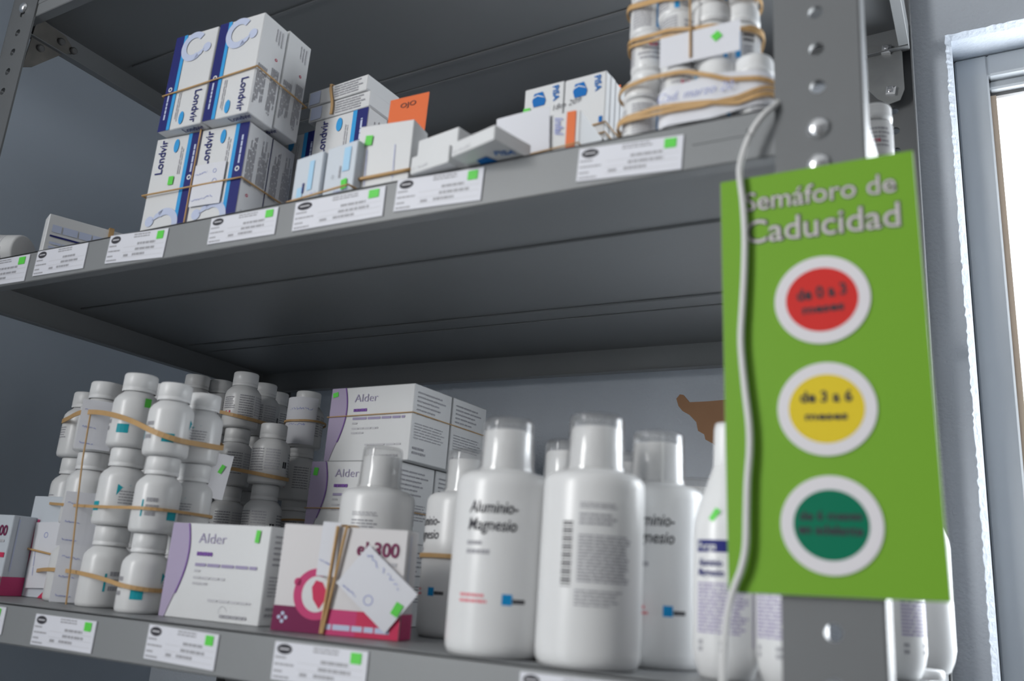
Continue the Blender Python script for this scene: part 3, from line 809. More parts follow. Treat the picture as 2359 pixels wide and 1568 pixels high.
Ma = pose(-0.2925, 0.064, M_TOP, -0.034)
AW, AD, AH = 0.0336, 0.0082, 0.0940
for j in range(4):
    for i in (0, 1):
        carton(Ma @ Matrix.Translation((i * 0.0340, j * 0.0084, 0 if not (i == 0 and j == 0) else -0.0)), AW, AD, AH - 0.0006 * ((i + j) % 2),
               'slim white box with blue emblem, %s column, %s' % (('left', 'right')[i], ('foremost of the four', 'second of the four from the front', 'third of the four from the front', 'rearmost of the four')[j]),
               (pisa_b if i else pisa), 'slim blue emblem boxes', stickers=((0.0031, 0.0735, .0058, .0075, -4),) if (i == 0 and j == 0) else ())
mb = MB(); f = Face(mb, (0, 0, 0), (1, 0, 0), (0, 0, 1), 0.0004); f.text('Jde: 0 18m 209', 0.0065, 0.0690, 0.0064, DARK, 1, rot=4, shear=.25, bold=-0.012, width=0.0420)
wr = mb.build('handwriting', None, Ma); 
for o in list(bpy.data.objects):
    if o.get('label') == 'slim white box with blue emblem, left column, foremost of the four':
        wr.parent = o; wr.matrix_world = Matrix.Identity(4); wr.matrix_parent_inverse = Matrix(); wr.matrix_basis = Matrix(); wr['label'] = 'black pen handwriting'
boxloop(Ma, 0, 0.0676, 0, 0.0335, AH * .500, 'upper thin brown rubber band round the blue emblem boxes', 0.004, 0.0006)
boxloop(Ma, 0, 0.0676, 0, 0.0335, AH * .425, 'lower thin brown rubber band round the blue emblem boxes', 0.003, 0.0006)
oq = at(1424, 196, 'y', 0.105)
mb = MB(); mb.box((0, 0, 0), (0.016, 0.0006, oq.z - M_TOP), ORANGE)
tag(mb.build('reminder_card', None, pose(oq.x - 0.014, 0.105, M_TOP)), 'orange card barely showing behind the blue emblem boxes', 'card')

# flat box and bottle lying at the left end
fa = at(108, 560, 'y', 0.006)
def flatart(mb, w_, d_, h_):
    f = front(mb, w_, d_, h_)
    f.lines(w_ * .06, h_ * .62, w_ * .75, h_ * .82, 1, PERI, fill=.8, rag=.02); f.rect(w_ * .05, h_ * .50, w_ * .95, h_ * .54, NAVY); f.lines(w_ * .06, h_ * .12, w_ * .6, h_ * .42, 3, PERI)
    b = bottom(mb, w_, d_, h_); b.rect(w_ * .05, d_ * .1, w_ * .95, d_ * .9, PERI)
ft = at(116, 488, 'y', 0.012)
Mf = pose(ft.x, 0.012, M_TOP, 1.17)
carton(Mf, 0.076, 0.020, ft.z - M_TOP - 0.001, 'flat white box with blue print lying at an angle, left end of the middle shelf', flatart)
boxloop(Mf, 0.056, 0.0595, 0, 0.04, 0.0, 'x') if False else None
P = [Vector((0.056, -0.001, 0.0008)), Vector((0.056, -0.001, ft.z - M_TOP)), Vector((0.056, 0.041, ft.z - M_TOP)), Vector((0.056, 0.041, 0.0008))]
mb = MB()
hb = ft.z - M_TOP
mb.box((0.0535, -0.0014, 0.0008), (0.0580, -0.0002, hb + 0.0004), RUBBER); mb.box((0.0535, -0.0014, hb - 0.0004), (0.0580, 0.0214, hb + 0.0006), RUBBER); mb.box((0.0535, 0.0402, 0.0008), (0.0580, 0.0214, hb + 0.0004), RUBBER)
tag(mb.build('rubber_band', None, Mf), 'wide tan rubber band round the flat blue printed box', 'rubber band', 'rubber bands round the bundles')
# ---------------------------------------------------------------- bottles
PROTO = {}
def bottle_proto(kind, prof, cap_prof, cap_kw, art, rlab, capm=CAPW, extra=None, seg=32):
    parts = []
    mb = MB(); mb.lathe(prof, PLASTIC, seg); parts.append(('body', mb, None))
    mb = MB(); mb.lathe(cap_prof, capm, cap_kw.get('seg', 32), **{k: v for k, v in cap_kw.items() if k != 'seg'}); parts.append(('cap', mb, None))
    if art:
        mb = MB(); f = Face(mb, (0, 0, 0), (1, 0, 0), (0, 0, 1), 0.00015, wrap=(rlab, -math.pi / 2, 0)); art(f); parts.append(('printed_label', mb, None))
    if extra: parts += extra()
    PROTO[kind] = [(n, None, mb) for n, mb, _ in parts]
def bottle(kind, x, y, z, rz, label, group=None, flip=False, h=None, name='medicine_bottle', cat='bottle', sticker=None, tilt=(0, 0), scale=1.0):
    M = pose(x, y, z, rz, tilt[0], tilt[1])
    if flip: M = pose(x, y, z + h, rz) @ Matrix.Rotation(math.pi, 4, 'X')
    if scale != 1.0: M = M @ Matrix.Scale(scale, 4)
    root = empty(name, M, label, cat, group)
    for i, (n, ob, mb) in enumerate(PROTO[kind]):
        if ob is None:
            c = mb.build(n, root); PROTO[kind][i] = (n, c, mb)
        else:
            c = ob.copy(); col.objects.link(c); c.parent = root
        c.matrix_parent_inverse = Matrix()
    if sticker:
        r, a, v, hw, hh, rot = sticker
        sb = MB(); f = Face(sb, (0, 0, 0), (1, 0, 0), (0, 0, 1), 0.0006, wrap=(r, -math.pi / 2, 0))
        ca, sa = math.cos(rot), math.sin(rot)
        f.poly([(a * r + p * hw * ca - q * hh * sa, v + p * hw * sa + q * hh * ca) for p, q in ((-1, -1), (1, -1), (1, 1), (-1, 1))], GREEN)
        s_ = sb.build('sticker', root); s_.matrix_parent_inverse = Matrix(); s_['label'] = 'fluorescent green sticker'
    return root
def face_cam(x, y): return math.atan2(CAM.y - y, CAM.x - x) + math.pi / 2      # turn that points the label front at the lens side

# --- white bottles with teal label (left bundle)
RA, HA = 0.0177, 0.0603
profA = [(0.0001, 0), (RA * .86, 0), (RA * .97, 0.0012), (RA, 0.0035), (RA, 0.0355), (RA * .97, 0.0385), (RA * .86, 0.0415), (0.0125, 0.0440), (0.0113, 0.0452), (0.0113, 0.047)]
capA = [(0.0128, 0.0455), (0.0131, 0.0462), (0.0131, 0.0480), (0.0126, 0.0484), (0.0131, 0.0490), (0.0130, 0.0590), (0.0122, 0.0602), (0.0001, 0.0603)]
def artA(f):
    f.rect(-0.0125, 0.0105, -0.003, 0.0175, TEAL); f.poly([(0.010, 0.031), (0.020, 0.031), (0.0135, 0.0285), (0.010, 0.0225)], TEAL)
    f.lines(0.012, 0.016, 0.026, 0.027, 5, GREYI, fill=.4); f.lines(-0.030, 0.012, -0.020, 0.028, 3, GREYI, fill=.6)
    f.rect(-0.0335, 0.012, -0.032, 0.025, TEAL)
bottle_proto('A', profA, capA, dict(capends=False), artA, RA)
# --- bottles with grey printed label (second bundle)
RB, HB = 0.0182, 0.0584
profB = [(0.0001, 0), (RB * .9, 0), (RB, 0.0022), (RB, 0.0335), (RB * .95, 0.0375), (RB * .80, 0.0410), (0.0128, 0.0428), (0.0116, 0.0436), (0.0116, 0.045)]
capB = [(0.0124, 0.0436), (0.0128, 0.0443), (0.0128, 0.0468), (0.0123, 0.0472), (0.0128, 0.0477), (0.0127, 0.0572), (0.0119, 0.0583), (0.0001, 0.0584)]
def artB(f):
    f.lines(-0.016, 0.011, 0.0, 0.0335, 9, GREYI, fill=.45, rag=.1); f.lines(0.001, 0.013, 0.016, 0.0335, 8, LGREY, fill=.55, rag=.1)
    f.rect(0.019, 0.016, 0.024, 0.022, DARK); f.rect(-0.030, 0.012, -0.024, 0.016, CRIM); f.lines(-0.034, 0.018, -0.020, 0.031, 6, GREYI, fill=.6)
    f.lines(0.026, 0.010, 0.040, 0.031, 8, GREYI, fill=.5)
bottle_proto('B', profB, capB, dict(capends=False), artB, RB)
# --- small squat bottles with ribbed caps (bundle on the middle shelf)
RK, HK = 0.0118, 0.0420
profK = [(0.0001, 0), (RK * .88, 0), (RK * .98, 0.0010), (RK, 0.0025), (RK, 0.0255), (RK * .94, 0.0280), (0.0088, 0.0292), (0.0088, 0.031)]
capK = [(0.0105, 0.0292), (0.0114, 0.0296), (0.0117, 0.0320), (0.0117, 0.0335), (0.0114, 0.0340), (0.0114, 0.0400), (0.0108, 0.0416), (0.0085, 0.0420), (0.0001, 0.0420)]
def artK(f):
    f.rect(-0.0360, 0.0035, -0.0325, 0.0245, SKYB); f.rect(0.0030, 0.0035, 0.0060, 0.0245, CYAN)
    f.lines(-0.0135, 0.0035, 0.0000, 0.0245, 10, GREYI, fill=.6, rag=.05); f.lines(0.0075, 0.014, 0.0160, 0.0235, 3, DARK, fill=.5); f.lines(0.0075, 0.0045, 0.0150, 0.0120, 3, GREYI, fill=.5)
    f.lines(0.0180, 0.0045, 0.0330, 0.0235, 7, GREYI, fill=.65, rag=.1); f.lines(-0.0310, 0.006, -0.0160, 0.0225, 5, GREYI, fill=.5); f.rect(-0.0290, 0.010, -0.0240, 0.0125, CRIM, 1)
bottle_proto('K', profK, capK, dict(capends=False, seg=72, ribs=1, ribamp=0.00035, ribz=(0.0338, 0.0410)), artK, RK)
# --- large suspension bottles with clear dosing cup
RG, HG = 0.0292, 0.140
profG = [(0.0001, 0.0012), (0.020, 0.0010), (0.0245, 0), (0.0272, 0.0012), (0.0288, 0.0045), (RG, 0.0085), (RG, 0.0965), (0.0288, 0.1005), (0.0270, 0.1035), (0.0235, 0.1055), (0.0175, 0.1068), (0.0160, 0.1075), (0.0160, 0.1090)]
capG = [(0.0148, 0.1085), (0.0150, 0.1090), (0.0150, 0.1310), (0.0143, 0.1322), (0.0001, 0.1324)]
def cupG():
    mb = MB()
    mb.lathe([(0.0178, 0.1072), (0.0178, 0.1090), (0.0171, 0.1100), (0.0160, 0.1370), (0.0154, 0.1390), (0.0140, 0.1400), (0.0001, 0.1400)], CLEAR, 40, capends=False)
    mb.lathe([(0.0165, 0.1074), (0.0165, 0.1100), (0.0151, 0.1368), (0.0140, 0.1385), (0.0001, 0.1386)], CLEAR, 40, capends=False)
    return [('dosing_cup', mb, 'clear plastic dosing cup')]
def artG(f):
    f.text('Aluminio-', -0.0220, 0.0800, 0.0100, DARK, 1, bold=0.010, shear=0.18, width=0.0300)
    f.text('Magnesio', -0.0220, 0.0700, 0.0100, DARK, 1, bold=0.010, shear=0.18, width=0.0300)
    f.lines(-0.0220, 0.0620, -0.0120, 0.0645, 1, GREYI, fill=.9, rag=.01); f.lines(-0.0220, 0.0570, -0.0070, 0.0598, 1, GREYI, fill=.9, rag=.01)
def artG_logo(f):
    f.rect(0.0020, 0.0292, 0.0078, 0.0352, AZURE); f.lines(0.0082, 0.0304, 0.0160, 0.0334, 1, DARK, fill=.8, rag=.01)
def artG_red(f):
    f.lines(-0.0245, 0.0328, -0.0085, 0.0350, 1, SALMON, fill=.7, rag=.01); f.lines(-0.0245, 0.0296, -0.0065, 0.0318, 1, SALMON, fill=.7, rag=.01)
def artG_back(f):
    # back panel, 150 degrees round
    o = -0.0765
    for k in range(24):
        f.rect(o - 0.0170, 0.0420 + k * 0.00145, o - 0.0110, 0.0420 + k * 0.00145 + (0.0005, 0.0009, 0.0011)[k % 3], DARK)
    f.lines(o - 0.0075, 0.0835, o + 0.0150, 0.0870, 3, GREYI, fill=.5); f.lines(o - 0.0075, 0.0745, o + 0.0150, 0.0815, 3, GREYI, fill=.55)
    f.lines(o - 0.0075, 0.0445, o + 0.0230, 0.0700, 15, GREYI, fill=.6, rag=.12)
    f.lines(o - 0.0085, 0.0320, o + 0.0200, 0.0410, 5, GREYI, fill=.5, rag=.3)
def partsG():
    out = cupG()
    for nm, fn in (('maker_logo', artG_logo), ('red_caution_print', artG_red), ('back_print', artG_back)):
        mb = MB(); fn(Face(mb, (0, 0, 0), (1, 0, 0), (0, 0, 1), 0.00015, wrap=(RG, -math.pi / 2, 0))); out.append((nm, mb, None))
    return out
bottle_proto('G', profG, capG, dict(capends=False), artG, RG, extra=partsG, seg=48)
for k, (n, ob, mb) in enumerate(PROTO['G']): pass
# --- tapered bottles with blue label
RP = 0.0210
profP = [(0.0001, 0.0008), (RP * .66, 0), (RP * .80, 0.0025), (RP * .93, 0.0095), (RP, 0.0170), (RP, 0.0900), (RP * .97, 0.0955), (RP * .86, 0.1040), (RP * .62, 0.1180), (RP * .45, 0.1290), (0.0085, 0.1315)]
capP = [(0.0084, 0.1315), (0.0086, 0.1320), (0.0082, 0.1560), (0.0074, 0.1600), (0.0001, 0.1604)]
def artP(f):
    f.rect(-0.0220, 0.0755, 0.0090, 0.0830, NAVY); f.text('Purga', -0.0205, 0.0772, 0.0060, CARTON, 2, bold=0.01)
    f.text('Aluminio', -0.0205, 0.0670, 0.0066, NAVY, 1, bold=0.02, width=0.0170); f.text('Magnesio', -0.0205, 0.0610, 0.0066, NAVY, 1, bold=0.02, width=0.0180)
    f.lines(-0.0210, 0.0270, 0.0130, 0.0575, 14, MUTED, fill=.6, rag=.2); f.rect(0.0165, 0.020, 0.0175, 0.070, MUTED)
    f.lines(-0.0200, 0.0160, -0.0160, 0.0240, 2, GREYI, fill=.6); f.lines(-0.005, 0.0160, 0.001, 0.0240, 2, GREYI, fill=.6)
bottle_proto('P', profP, capP, dict(capends=False), artP, RP, seg=40)

# --- bundle of white bottles, left end of the low shelf
GA = 'white bottles banded at the left of the low shelf'
def base(px, py, Y): p = at(px, py, 'y', Y); return (p.x, Y)
colsA = [base(150, 1388, .078), base(228, 1395, .060), base(318, 1405, .045), base(203, 1372, .115), base(287, 1385, .098), base(398, 1390, .083), base(112, 1376, .108)]
posn = ['front left', 'front centre', 'front right', 'rear left', 'rear centre', 'rear right', 'far left']
layers = ['bottom', 'middle', 'top']
turn = {(2, 0): 0.25, (5, 0): 2.4, (1, 0): 1.9, (1, 1): -0.75, (2, 1): 1.25, (5, 1): -1.3, (2, 2): 0.45, (5, 2): -1.1, (1, 2): 2.5, (0, 1): 2.6, (0, 2): 2.2}
for L in range(3):
    for i, (x, y) in enumerate(colsA):
        if L == 0 and i in (3, 4): pass
        jx, jy = (0, 0) if L == 0 else (0.0008 * math.sin(5 * i + 3 * L), 0.0008 * math.cos(4 * i + L))
        st = (RA, 0.45, 0.0360, .0025, .0035, 0.0) if (L, i) == (2, 1) else None
        rz = face_cam(x, y) + turn.get((i, L), 2.2 + 0.3 * i)
        if st: rz = face_cam(x, y)
        sA = 1.0 if i in (2, 5) else 1.085
        bottle('A', x + jx, y + jy, L_TOP + L * (HA + 0.0002) * sA, rz, 'white medicine bottle, %s layer %s of the left banded bundle' % (layers[L], posn[i]), GA, sticker=st, scale=sA)
bandA = 'tan rubber band round the %s layer of the left bottle bundle'
band(colsA, RA + 0.0008, zplane([(178, 962, .078), (300, 955, .06), (410, 990, .045), (452, 1035, .083)], True), 'wide ' + bandA % 'top', 0.0042, group='rubber bands round the bundles')
band(colsA, RA + 0.0008, zplane([(120, 1160, .10), (220, 1168, .078), (330, 1180, .05), (455, 1183, .083)], True), bandA % 'middle', 0.0024)
band(colsA, RA + 0.0006, zplane([(85, 1320, .10), (165, 1312, .078), (270, 1335, .05), (375, 1362, .045)], True), bandA % 'bottom', 0.0032)
# paper slips on the bundle
def bandnote(f, w_, h_):
    scribble(f, w_ * .1, h_ * .8, w_ * .55, h_ * .75, 21); scribble(f, w_ * .1, h_ * .45, w_ * .5, h_ * .42, 22); scribble(f, w_ * .12, h_ * .12, w_ * .5, h_ * .1, 23)
def slip_at(px, py, Y, w_, h_, rz, label, art=None, sticker=None, ry=0.0, rx=0.0):
    p = at(px, py, 'y', Y)
    return slip(pose(p.x, p.y, p.z, rz, rx, ry), w_, h_, label, art, sticker)
ra = face_cam(-0.70, 0.07)
slip_at(128, 1255, .046, .0300, .0460, ra, 'white handwritten paper slip with green mark on the middle layer of the left bundle', bandnote, (.0265, .029, .0035, .0075, -35))
slip_at(112, 1385, .043, .0310, .0470, ra, 'white handwritten paper slip with green mark low on the left bundle', bandnote, (.0245, .0375, .0038, .0082, -8))
slip_at(170, 1030, .050, .0290, .0440, ra, 'white handwritten paper slip on the top layer of the left bundle', bandnote)
# upright band on the bundle
P = [at(a, b, 'y', c) for a, b, c in ((208, 955, .040), (190, 1060, .0395), (178, 1160, .039), (163, 1300, .038), (152, 1392, .0385))]
mb = MB(); mb.tube(P, 0.0007, RUBBER, False, 6); tag(mb.build('rubber_band'), 'thin tan rubber band running upright down the left bottle bundle', 'rubber band', 'rubber bands round the bundles')

# --- second bundle with grey labels
GB = 'grey labelled bottles behind the lilac carton'
colsB = [base(458 - 82, 862 + 470, .20), (at(569, 862, 'y', .20).x, .20), (at(513, 868, 'y', .222).x, .222), (at(612, 888, 'y', .246).x, .246), (at(640, 905, 'y', .285).x, .285)]
colsB[0] = (at(458, 862, 'y', .196).x, .196)
posB = ['front left', 'front centre', 'middle', 'rear right', 'far rear right']
lay4 = ['lowest', 'second', 'third', 'top']
for L in range(4):
    for i, (x, y) in enumerate(colsB):
        bottle('B', x, y, L_TOP + L * (HB + 0.0001), face_cam(x, y) + (0.5, 0.1, -0.4, -0.5, 0.6)[i] + 0.2 * L, 'grey labelled bottle, %s layer, %s of the bundle behind the lilac carton' % (lay4[L], posB[i]), GB)
xr = at(628, 1015, 'y', .185).x
for L in range(3):
    bottle('B', xr, .185, L_TOP + L * (HB + 0.0001), face_cam(xr, .185) - 0.9 + L * .3, 'grey labelled bottle, %s of three at the right edge behind the lilac carton' % ('lowest', 'middle', 'topmost')[L], GB)
band(colsB, RB + 0.0008, zplane([(465, 938, .18), (560, 940, .18), (650, 985, .24)]), 'tan rubber band round the top of the grey labelled bottle bundle', 0.0034)
band(colsB + [(xr, .185)], RB + 0.0006, zplane([(505, 1080, .18), (560, 1084, .18), (655, 1103, .17)]), 'tan rubber band round the third layer of the grey labelled bottle bundle', 0.0034)
slip_at(452, 1140, .118, .024, .040, 0.5, 'white paper slip with green sticker standing between the two bottle bundles', None, (.0165, .0265, .0036, .0080, -18), ry=0.12)

# --- narrow bundle wrapped in paper
GC = 'bottles beside the lilac carton stack'
cx, cy = at(712, 910, 'y', .235).x, .235
for L in range(4):
    z = L_TOP + L * 0.0535
    bottle('B', cx, cy, z, face_cam(cx, cy) + .3 * L, 'white bottle with grey label, %s of the narrow column left of the lilac carton stack' % lay4[L], GC)
mb = MB(); f0 = RB + 0.0011
mb.lathe([(f0, 0.002), (f0, 0.050)], PAPER, 28, a0=math.radians(200), a1=math.radians(345), capends=False)
mb.lathe([(f0 + .0003, 0.050), (f0 + .0003, 0.002)], PAPER, 28, a0=math.radians(200), a1=math.radians(345), capends=False)
o = mb.build('paper_slip', None, pose(cx, cy, L_TOP + 3 * 0.0535, 0)); tag(o, 'white paper slip wrapped round the top bottle beside the lilac carton stack', 'paper')
pb = MB(); f = Face(pb, (0, 0, 0), (1, 0, 0), (0, 0, 1), 0.0004, wrap=(f0, -math.pi / 2, 0)); scribble(f, -.004, .038, .020, .038, 31); scribble(f, -.004, .022, .014, .022, 32); q_ = pb.build('handwriting', o); q_['label'] = 'ballpoint handwriting'
band([(cx, cy)], RB + 0.0016, zplane([(690, 970, .22), (745, 962, .22)]), 'thin brown rubber band round the paper wrapped bottle', 0.0020)
band([(cx, cy)], RB + 0.0006, lambda x, y: L_TOP + 1.62 * 0.0535 + 0.10 * (x - cx), 'thin brown rubber band low on the narrow bottle column', 0.0020)

# --- lilac edged cartons
def lilac(mb, w_, d_, h_):
    f = front(mb, w_, d_, h_)
    n = 16; pts = [(0.0004, 0.0004)]; edge = []
    for k in range(n + 1):
        t = k / n; u = w_ * (.13 + .085 * math.sin(math.pi * (0.15 + 1.05 * (1 - t))) * (1 if t > .3 else 1)) - w_ * .02 * (1 - t); edge.append((u, 0.0004 + (h_ - 0.0008) * t))
    f.poly(pts + edge + [(0.0004, h_ - 0.0004)], LILAC)
    for (a, b), (c, d) in zip(edge[4:], edge[5:]): f.poly([(a, b), (a + w_ * .012, b), (c + w_ * .012, d), (c, d)], PURP, 1)
    f.text('Alder', w_ * .30, h_ * .79, h_ * .155, MUTED, 1, bold=-0.012, width=w_ * .28)
    f.lines(w_ * .30, h_ * .66, w_ * .46, h_ * .71, 1, PURP, fill=.8, rag=.01); f.lines(w_ * .30, h_ * .55, w_ * .92, h_ * .59, 1, MUTED, fill=.8, rag=.01)
    for v, e in ((.49, .36), (.42, .62), (.36, .45)): f.lines(w_ * .30, h_ * v, w_ * e, h_ * (v + .03), 1, LGREY, fill=.8, rag=.01)
    f.lines(w_ * .48, h_ * .20, w_ * .90, h_ * .23, 1, LGREY, fill=.8, rag=.01); f.lines(w_ * .62, h_ * .05, w_ * .88, h_ * .09, 1, GREYI, fill=.8, rag=.01); f.ring(w_ * .64, h_ * .11, h_ * .05, h_ * .055, LGREY, 0, 0.2, 3.6)
    r = right(mb, w_, d_, h_)
    r.lines(d_ * .10, h_ * .58, d_ * .90, h_ * .92, 6, GREYI, fill=.35, rag=.5); r.lines(d_ * .08, h_ * .28, d_ * .92, h_ * .50, 6, GREYI, fill=.35, rag=.2); r.lines(d_ * .08, h_ * .08, d_ * .45, h_ * .20, 2, GREYI, fill=.5)
ADW, ADD, ADH = 0.099, 0.0590, 0.0696
GL = 'lilac edged cartons'
lv = ['lowest', 'middle', 'top']
for L in range(3):
    Ms = pose(-0.5528 - (0.010 if L == 1 else 0.004 if L == 0 else 0), 0.1895 - (0.004 if L == 1 else 0), L_TOP + L * 0.0700, -0.0393 + (0.03 if L == 1 else 0))
    for j in (0, 1):
        st = {1: ((.0065, .060, .0052, .0072, -6),), 2: ((.0055, .0630, .0065, .0046, 12),)}.get(L, ()) if j == 0 else ()
        carton(Ms @ Matrix.Translation((0.0006 * j, j * 0.0600, 0)), ADW, ADD, ADH, 'white carton with lilac wavy edge, %s of the stack, %s one' % (lv[L], ('front', 'rear')[j]), lilac, GL, stickers=st)
    boxloop(Ms, 0, ADW, 0, 0.1196, ADH * (.60 if L == 2 else .38), 'thin brown rubber band round the %s pair of lilac edged cartons' % lv[L], 0.001, 0.0005)
carton(pose(-0.5664, 0.0420, L_TOP, 0.0267), 0.1000, 0.058, 0.0700, 'white carton with lilac wavy edge standing alone at the shelf front', lilac, GL, stickers=((.0885, .0620, .0040, .0090, -4),))

# --- red and white cartons
def redart(mb, w_, d_, h_):
    f = front(mb, w_, d_, h_)
    e = 0.0004
    n = 12
    cols_ = [MAROON, MAROON, MAROON, MAROON, MAROON, PINK, PINK, PINK, CRIM, CRIM, CRIM, CRIM]
    for k in range(n): f.rect(e + (w_ - 2 * e) * k / n, e, e + (w_ - 2 * e) * (k + 1) / n, h_ * .235, cols_[k])
    cx_, cy_ = w_ * .335, h_ * .36
    f.ring(cx_, cy_, h_ * .150, h_ * .235, PINK, 1, 1.3, 5.4); f.ell(cx_, cy_, h_ * .150, h_ * .165, CARTON, 2)
    f.ell(w_ * .175, h_ * .46, h_ * .038, h_ * .038, PINK, 1)
    f.poly([(cx_ - h_ * .055, cy_ + h_ * .06), (cx_ - h_ * .02, cy_ + h_ * .125), (cx_ + h_ * .05, cy_ + h_ * .11), (cx_ + h_ * .10, cy_ + h_ * .03), (cx_ + h_ * .085, cy_ - h_ * .06), (cx_ + h_ * .04, cy_ - h_ * .135), (cx_ - h_ * .03, cy_ - h_ * .05)], CRIM, 3)
    for a_ in range(4):
        t = a_ * math.pi / 2; f.ell(w_ * .085 + h_ * .035 * math.cos(t), h_ * .13 + h_ * .035 * math.sin(t), h_ * .018, h_ * .018, PERI, 1)
    f.text('el 300', w_ * .61, h_ * .74, h_ * .185, MAROON, 1, bold=0.018, width=w_ * .33)
    f.lines(w_ * .74, h_ * .66, w_ * .93, h_ * .70, 1, LGREY, fill=.8, rag=.01)
    f.rect(w_ * .86, h_ * .47, w_ * .97, h_ * .53, CRIM)
    f.lines(w_ * .42, h_ * .05, w_ * .93, h_ * .12, 1, PERI, 1, fill=.7, rag=.01)
    r = right(mb, w_, d_, h_); r.rect(e, e, d_ - e, h_ * .235, PINK); r.rect(d_ * .25, h_ * .3, d_ * .30, h_ * .95, PERI)
GR = 'red and white cartons'
Mr = pose(-0.4401, 0.0290, L_TOP, 0.2926)
carton(Mr, 0.0916, 0.0240, 0.0715, 'white carton with crimson base band and folded slip, centre front of the low shelf', redart, GR, body=mat('pink_tinted_card', (0.72, 0.70, 0.71), 0.45))
for k, (u0, u1) in enumerate(((0.0410, 0.0372), (0.0475, 0.0385))):
    P = [Vector((u1, -0.0012, 0.001)), Vector((u0, -0.0022, 0.0712)), Vector((u0, 0.012, 0.0724)), Vector((u0, 0.0250, 0.0712)), Vector((u1, 0.0250, 0.001))]
    Q = []
    for a, b in zip(P, P[1:]):
        for j in range(6): Q.append(Mr @ (a + (b - a) * j / 6))
    mb = MB(); mb.tube(Q, 0.0011, RUBBER, False, 6)
    tag(mb.build('rubber_band'), ('left', 'right')[k] + ' of two upright tan rubber bands round the crimson and white carton', 'rubber band', 'rubber bands round the bundles')
def diamond(f, w_, h_):
    scribble(f, w_ * .08, h_ * .86, w_ * .75, h_ * .82, 41); f.ring(w_ * .52, h_ * .22, .0028, .0034, BALL); scribble(f, w_ * .1, h_ * .08, w_ * .35, h_ * .1, 42)
slip(Mr @ Matrix.Translation((0.0445, -0.0018, 0.0340)) @ Matrix.Rotation(math.radians(38), 4, 'Y'), 0.0480, 0.0330, 'white handwritten slip with green sticker tucked slantwise under the bands of the crimson carton', diamond, (.0440, .0165, .0055, .0085, 10), curl=0.0004)
slip(Mr @ Matrix.Translation((0.0290, -0.0012, 0.0380)) @ Matrix.Rotation(0.02, 4, 'Y'), 0.0130, 0.0360, 'small white slip with pale handwriting left of the bands on the crimson carton', lambda f, w_, h_: scribble(f, w_ * .1, h_ * .3, w_ * .8, h_ * .2, 44), curl=0.0003)
# left end pair
pQ = at(45, 1385, 'y', .075)
Mq = pose(pQ.x - 0.016, 0.078, L_TOP, 0.10)
def redend(mb, w_, d_, h_):
    f = front(mb, w_, d_, h_)
    f.poly([(w_ * .52, 0.0004), (w_ * .80, 0.0004), (w_ * .80, h_ * .125), (w_ * .72, h_ * .125)], CRIM)
    f.poly([(w_ * .06, h_ * .22), (w_ * .16, h_ * .24), (w_ * .24, h_ * .76), (w_ * .19, h_ * .76)], PINK)
    f.text('2', w_ * .68, h_ * .80, h_ * .155, DARK, 2, bold=-0.005, shear=.15); f.lines(w_ * .86, h_ * .78, w_ * .92, h_ * .98, 2, CRIM, vert=True)
carton(Mq, 0.0600, 0.0240, 0.0916, 'white carton standing on end with a large pen digit, left end of the low shelf', redend, GR, body=CARTON_B)
def slipE(f, w_, h_):
    f.ring(w_ * .45, h_ * .80, .0020, .0026, BALL); scribble(f, w_ * .2, h_ * .2, w_ * .16, h_ * .55, 51)
slip(Mq @ Matrix.Translation((0.0150, -0.0016, 0.0080)) @ Matrix.Rotation(-0.05, 4, 'Y'), 0.0360, 0.0590, 'white slip with blue pen marks banded onto the end standing carton at the far left', slipE, curl=0.0006)
boxloop(Mq, 0, 0.06, -0.002, 0.024, 0.0440, 'tan rubber band round the end standing carton at the far left', -0.007, 0.0010)
pP = at(-70, 1375, 'y', .060)
Mp = pose(pP.x - 0.035, 0.050, L_TOP, 0.06)
carton(Mp, 0.0840, 0.0240, 0.0715, 'white carton with crimson art cut by the left photo edge on the low shelf', redart, GR, body=CARTON_B)

# --- large bottles with dosing cups
GG = 'large white bottles with clear dosing cups'
fg = lambda x, y, a: face_cam(x, y) + a
bottle('G', -0.2678, 0.0330, L_TOP, fg(-.2678, .033, 0.02), 'large white bottle with black lettering facing out, left of the two front ones', GG)
bottle('G', -0.2069, 0.0305, L_TOP, fg(-.2069, .03, 2.62), 'large white bottle turned to its barcode side, right of the two front ones', GG)
bottle('G', -0.1890, 0.0870, L_TOP, fg(-.1890, .087, 0.10), 'large white bottle with lettering, right behind the barcode side bottle', GG)
bottle('G', -0.4340, 0.1240, L_TOP, fg(-.43, .124, 2.2), 'large white bottle behind the crimson and white carton', GG)
bottle('G', -0.3660, 0.1450, L_TOP, fg(-.36, .145, -0.9), 'large white bottle in the gap right of the crimson and white carton', GG)
bottle('G', -0.2640, 0.1120, L_TOP, fg(-.26, .11, 1.2), 'large white bottle hidden between the two front ones, only its cup showing', GG)
x7 = at(1603, 1110, 'y', .30).x
bottle('G', x7, 0.300, L_TOP, fg(x7, .3, 1.0), 'large white bottle far back, cup top showing beside the tapered bottle', GG)
x8 = at(1452, 1030, 'y', .165).x
bottle('G', x8, 0.165, L_TOP, fg(x8, .165, 1.0), 'large white bottle behind the barcode side bottle, a sliver of cup showing', GG)
band([(-0.3660, 0.1450)], RG + 0.0004, lambda x, y: L_TOP + 0.058, 'wide tan rubber band round the bottle in the gap', 0.0032)

